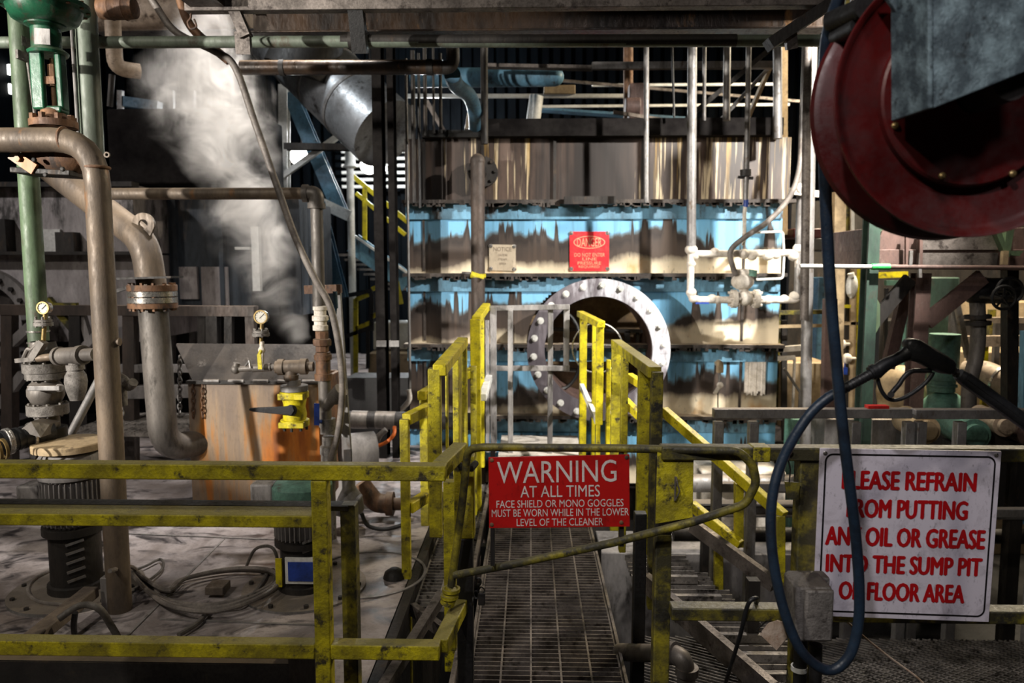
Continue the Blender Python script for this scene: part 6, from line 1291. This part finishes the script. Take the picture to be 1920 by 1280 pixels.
# yellow ladder and poles
lad = T('yellow_ladder', 'bright yellow ladder frame behind the blue-black hose', 'ladder', V(1600, 690, 7.2))
for px in (1600, 1611): O(MB().bar(V(px, 500, 7.2), V(px-6, 1040, 7.2), .05, .03, (0, 1, 0)), 'rail', K['yellow_bright'] if px > 1605 else K['tan'], lad)
for py in (574, 606, 640, 672): O(MB().bar(V(1575, py, 7.2), V(1614, py, 7.2), .03, .03), 'rung', K['yellow_bright'] if py == 574 else K['tan'], lad)
O(MB().ball(V(1597, 536, 7.17), .09, 12, (.6, .6, 1.3)).cyl(V(1597, 520, 7.13), V(1595, 512, 7.13), .03), 'white_bottle', K['white_steel'], label='small white bottle shape hanging at the yellow ladder', cat='bottle')
for i, (px, y0_, y1_, w, m, lb, Y) in enumerate(((1573, 360, 760, .10, 'tan', 'tan-olive pole right behind the hose', 6.8), (1590, -60, 450, .05, 'yellow_dirty', 'olive upright near the green column top', 7.0), (1598, -60, 440, .03, 'white_steel', 'thin white upright beside the olive upright', 6.9),
     (1662, 540, 820, .03, 'black', 'thin black upright between green column and brown leg', 6.6), (1592, 500, 720, .04, 'dark', 'dark upright behind the white bottle shape', 7.3), (1788, 560, 660, .05, 'galv', 'pale upright right of the green pump motor', 6.4), (1870, 600, 690, .05, 'galv', 'pale upright under the handwheels', 7.0),
     (1860, 580, 680, .06, 'yellow_dirty', 'yellowish upright behind the dark drop pipe', 7.8), (1902, 590, 700, .06, 'yellow_dirty', 'yellowish upright near the right edge', 7.8), (1470, 600, 830, .05, 'dark', 'dark upright just right of the casing', 7.4), (1556, 560, 820, .09, 'maroon', 'brown upright behind the hose above the grey rail', 6.0), (1455, 570, 650, .08, 'yellow_dirty', 'olive upright behind the casing right edge', 7.6),
     (1470, -60, 440, .06, 'tan', 'tan upright right of the casing top', 7.8), (1650, -60, 436, .04, 'tan', 'first pale short upright above the brown trough', 7.4), (1668, -60, 436, .04, 'tan', 'second pale short upright above the brown trough', 7.4), (1848, 640, 800, .04, 'yellow_bright', 'small yellow upright right of the dark drop pipe', 6.6))):
    b_ = V(px, y1_, Y)
    if y0_ > 0: b_.z = min(b_.z, 0 if Y > 7.35 else -1.2)
    O(MB().bar(V(px, y0_, Y), b_, w, w*.8, (0, 1, 0)), 'far_upright', K[m], label=lb, cat='post')
for a, b, w, m, lb, Y in (((1455, 586), (1560, 584), .04, 'yellow_dirty', 'olive rail right of the casing under the manifold', 7.2), ((1455, 612), (1548, 610), .03, 'tan', 'tan rail right of the casing under the olive rail', 7.2), ((1790, 600), (2000, 600), .05, 'tan_insulation', 'upper pale pipe at the right edge under the handwheels', 6.6), ((1788, 640), (1975, 638), .09, 'tan_insulation', 'lower pale pipe at the right edge under the handwheels', 6.6),
     ((1460, 655), (1520, 650), .05, 'white_crust', 'white crusted stub pipe right of the casing', 6.9), ((1455, 672), (1490, 670), .04, 'white_crust', 'shorter white crusted stub below the first stub', 6.9), ((1792, 560), (1815, 670), .04, 'galv', 'pale leaning strut right of the green pump', 6.3), ((1645, 516), (1700, 514), .06, 'yellow_bright', 'yellow bar glimpsed under the brown trough', 8.0), ((1660, 530), (1700, 530), .05, 'teal', 'green bar glimpsed under the yellow bar', 7.6),
     ((1470, 690), (1500, 735), .02, 'cable', 'thin strut right of the casing lower panel', 6.8)):
    pb = V(*b, Y)
    O(MB().bar(V(*a, Y), pb, w, w).bar(pb, (pb.x, pb.y+.001, -.0), .02, .02, (0, 1, 0)), 'far_rail', K[m], label=lb, cat='pipe')
# background blocks
for x0_, y0_, x1_, y1_, Y, d, m, nm, lb, cat in ((1470, 680, 1556, 735, 7.4, .5, 'tan', 'tan_block', 'pale tan machine block right of the casing lower panel', 'machine block'), (1585, 690, 1640, 745, 7.4, .5, 'tan_insulation', 'tan_block', 'pale tan block behind the hose and green column', 'machine block'), (1484, 786, 1545, 832, 6.3, .2, 'teal', 'pump_block', 'mottled green and white pump block under the grey rail', 'pump'), (1545, 785, 1606, 832, 5.9, .3, 'galv', 'grey_block', 'grey box between hose and rail post under the grey rail', 'box'),
     (1632, 786, 1694, 836, 5.8, .4, 'galv', 'grey_block', 'grey box right of the rail post under the red clip', 'box'), (1840, 566, 1990, 596, 8.2, .4, 'tan', 'tan_beam', 'tan beam behind the handwheels at right edge', 'beam'), (1488, 428, 1548, 446, 7.6, .4, 'red_reel', 'maroon_box', 'maroon box right of the manifold', 'box'), (1470, 446, 1616, 470, 8.0, .5, 'black', 'dark_beam', 'dark beam behind the hose below the maroon box', 'beam'),
     (1583, 470, 1616, 482, 8.0, .3, 'white_steel', 'white_sheet', 'bright white sheet glimpse left of the green column', 'panel'), (1530, 520, 1560, 650, 8.6, .3, 'blue_steel', 'blue_sheet', 'dull blue sheet behind the tan-olive pole', 'panel'), (1640, 600, 1700, 820, 8.2, .5, 'dark', 'dark_machine', 'dark green machine behind the leaning brown leg', 'machine'), (1735, 520, 1800, 620, 7.4, .5, 'dark_green', 'dark_green_tank', 'dark green tank top behind the brown brace', 'tank'),
     (1808, 660, 1990, 690, 7.2, .6, 'tan', 'tan_deck', 'tan concrete ledge behind the silver pipe', 'ledge'), (1462, 700, 1560, 770, 8.0, .4, 'grey_body', 'grey_machine', 'grey machine block far right of the casing', 'machine block')):
    a = V(x0_, y1_, Y); b = V(x1_, y0_, Y)
    if nm in ('blue_sheet', 'tan_block', 'tan_deck', 'grey_machine', 'dark_machine', 'pump_block', 'grey_block', 'dark_green_tank'): a.z = 0 if Y > 7.35 else -1.2
    O(MB().span((a.x, Y, a.z), (b.x, Y+d, b.z)), nm, K[m], label=lb, cat=cat, bevel=.01)
for i, (px, py, r, m, lb) in enumerate(((1735, 806, .09, 'tan', 'tan motor end seen low under the second grey rail'), (1826, 815, .10, 'teal', 'greenish motor low behind the second grey rail'), (1884, 798, .07, 'tan_insulation', 'pink-tan pipe coupling low at the right edge'), (1940, 812, .10, 'maroon', 'brown motor end low at the right edge'))):
    c = V(px, py, 4.7); t = T('small_motor', lb, 'motor', c); O(MB().cyl(c, c+Vector((.05, .35, 0)), r, n=24).cyl(c+Vector((0, -.03, 0)), c, r*.7, n=24), 'body', K[m], t); O(MB().span(c+Vector((-.06, .05, .055-c.z)), c+Vector((.06, .25, -r*.8))), 'stand', K['dark'], t)
for px, py, lb in ((1577, 645, 'small pale ball valve beside the ladder foot'), (1588, 672, 'second pale ball valve just below the first')): O(MB().ball(V(px, py, 7.12), .05, 10).cyl(V(px, py, 7.12), V(px+15, py, 7.16), .015), 'ball_valve', K['white_crust'], label=lb, cat='valve')
O(MB().span(V(1580, 702, 7.15), V(1587, 688, 7.18)).cyl(V(1584, 690, 7.165), V(1584, 670, 7.18), .006), 'blue_tag', K['blue'], label='small blue tag hanging right of the hose', cat='tag')
O(MB().span((V(1470, 800, 10).x, 10.0, 0), (8.9, 10.1, V(0, 380, 10).z)), 'trim_4', K['dark'], kind='structure')
# ------------------------------------------------------------------ steam
def steam():
    zb_, zt_ = V(560, 660, 5.4).z, V(400, -60, 5.4).z; H = zt_-zb_
    org = Vector((V(450, 400, 5.4).x, 5.4, zb_))
    pts = [(660, 545, 10), (630, 548, 42), (560, 508, 62), (450, 470, 78), (350, 450, 88), (250, 406, 116), (180, 384, 124), (120, 370, 114), (60, 372, 84), (0, 392, 74), (-60, 400, 70)]
    rows = [((V(450, y, 5.4).z-zb_)/H, V(cx, y, 5.4).x-org.x, S(r, 5.4)) for y, cx, r in pts]
    mb = MB(); rings = []
    for t_, cx, r in rows: rings.append([org+Vector((cx+cos(k*pi/10)*(r*1.25+.05), sin(k*pi/10)*(r*.8+.05), t_*H)) for k in range(20)])
    mb.loft(rings)
    m = bpy.data.materials.new('rising_steam'); m.use_nodes = True; nt = m.node_tree; nt.nodes.clear()
    out = nt.nodes.new('ShaderNodeOutputMaterial'); vol = nt.nodes.new('ShaderNodeVolumePrincipled'); nt.links.new(vol.outputs[0], out.inputs['Volume'])
    tc = nt.nodes.new('ShaderNodeTexCoord'); s = nt.nodes.new('ShaderNodeSeparateXYZ')
    nz = nt.nodes.new('ShaderNodeTexNoise'); nz.inputs['Scale'].default_value = 2.2; nz.inputs['Detail'].default_value = 3; nt.links.new(tc.outputs['Object'], nz.inputs['Vector'])
    sub = nt.nodes.new('ShaderNodeVectorMath'); sub.operation = 'MULTIPLY_ADD'; nt.links.new(nz.outputs['Color'], sub.inputs[0]); sub.inputs[1].default_value = (.34, .34, .25); sub.inputs[2].default_value = (-.17, -.17, -.125)
    ad = nt.nodes.new('ShaderNodeVectorMath'); ad.operation = 'ADD'; nt.links.new(tc.outputs['Object'], ad.inputs[0]); nt.links.new(sub.outputs[0], ad.inputs[1]); nt.links.new(ad.outputs[0], s.inputs[0])
    t_ = mth(nt, 'DIVIDE', s.outputs[2], H, clamp=True)
    def curve(vals):
        lo, hi = min(v for _, v in vals), max(v for _, v in vals)
        r = ramp(nt, t_, [(p, (v-lo)/(hi-lo+1e-6)) for p, v in vals]); return mth(nt, 'MULTIPLY_ADD', r, hi-lo, lo)
    rows = sorted(rows)
    cx = curve([(a, b) for a, b, c in rows]); r = curve([(a, c) for a, b, c in rows])
    dx = mth(nt, 'DIVIDE', mth(nt, 'SUBTRACT', s.outputs[0], cx), r); dy = mth(nt, 'DIVIDE', s.outputs[1], mth(nt, 'MULTIPLY', r, .7))
    d = mth(nt, 'SQRT', mth(nt, 'ADD', mth(nt, 'MULTIPLY', dx, dx), mth(nt, 'MULTIPLY', dy, dy)))
    n2 = noise(nt, tc.outputs['Object'], 3.4, 6, .66, .8)
    edge = ramp(nt, d, [(.15, 1), (.6, .35), (1.0, 0)])
    wisps = ramp(nt, n2, [(.44, .01), (.55, .3), (.66, 1)])
    right = ramp(nt, mth(nt, 'MULTIPLY_ADD', dx, .5, .5), [(.15, .3), (.7, 1)])
    den = mth(nt, 'MULTIPLY', mth(nt, 'MULTIPLY', edge, wisps), right)
    den = mth(nt, 'MULTIPLY', den, ramp(nt, t_, [(0, .5), (.12, .75), (.3, 1), (.75, 1), (1, .55)]))
    nt.links.new(mth(nt, 'MULTIPLY', den, 34), vol.inputs['Density'])
    vol.inputs['Color'].default_value = (.97, .94, .91, 1); vol.inputs['Anisotropy'].default_value = .1
    o = O(mb, 'steam_plume', m, label='white steam plume rising from the rusty tank to the ceiling', cat='steam', kind='stuff')
    o.location = o.location  # world placement kept
    me = o.data; off = Vector(o.location)-org; 
    for v in me.vertices: v.co += off
    o.location = org
steam()
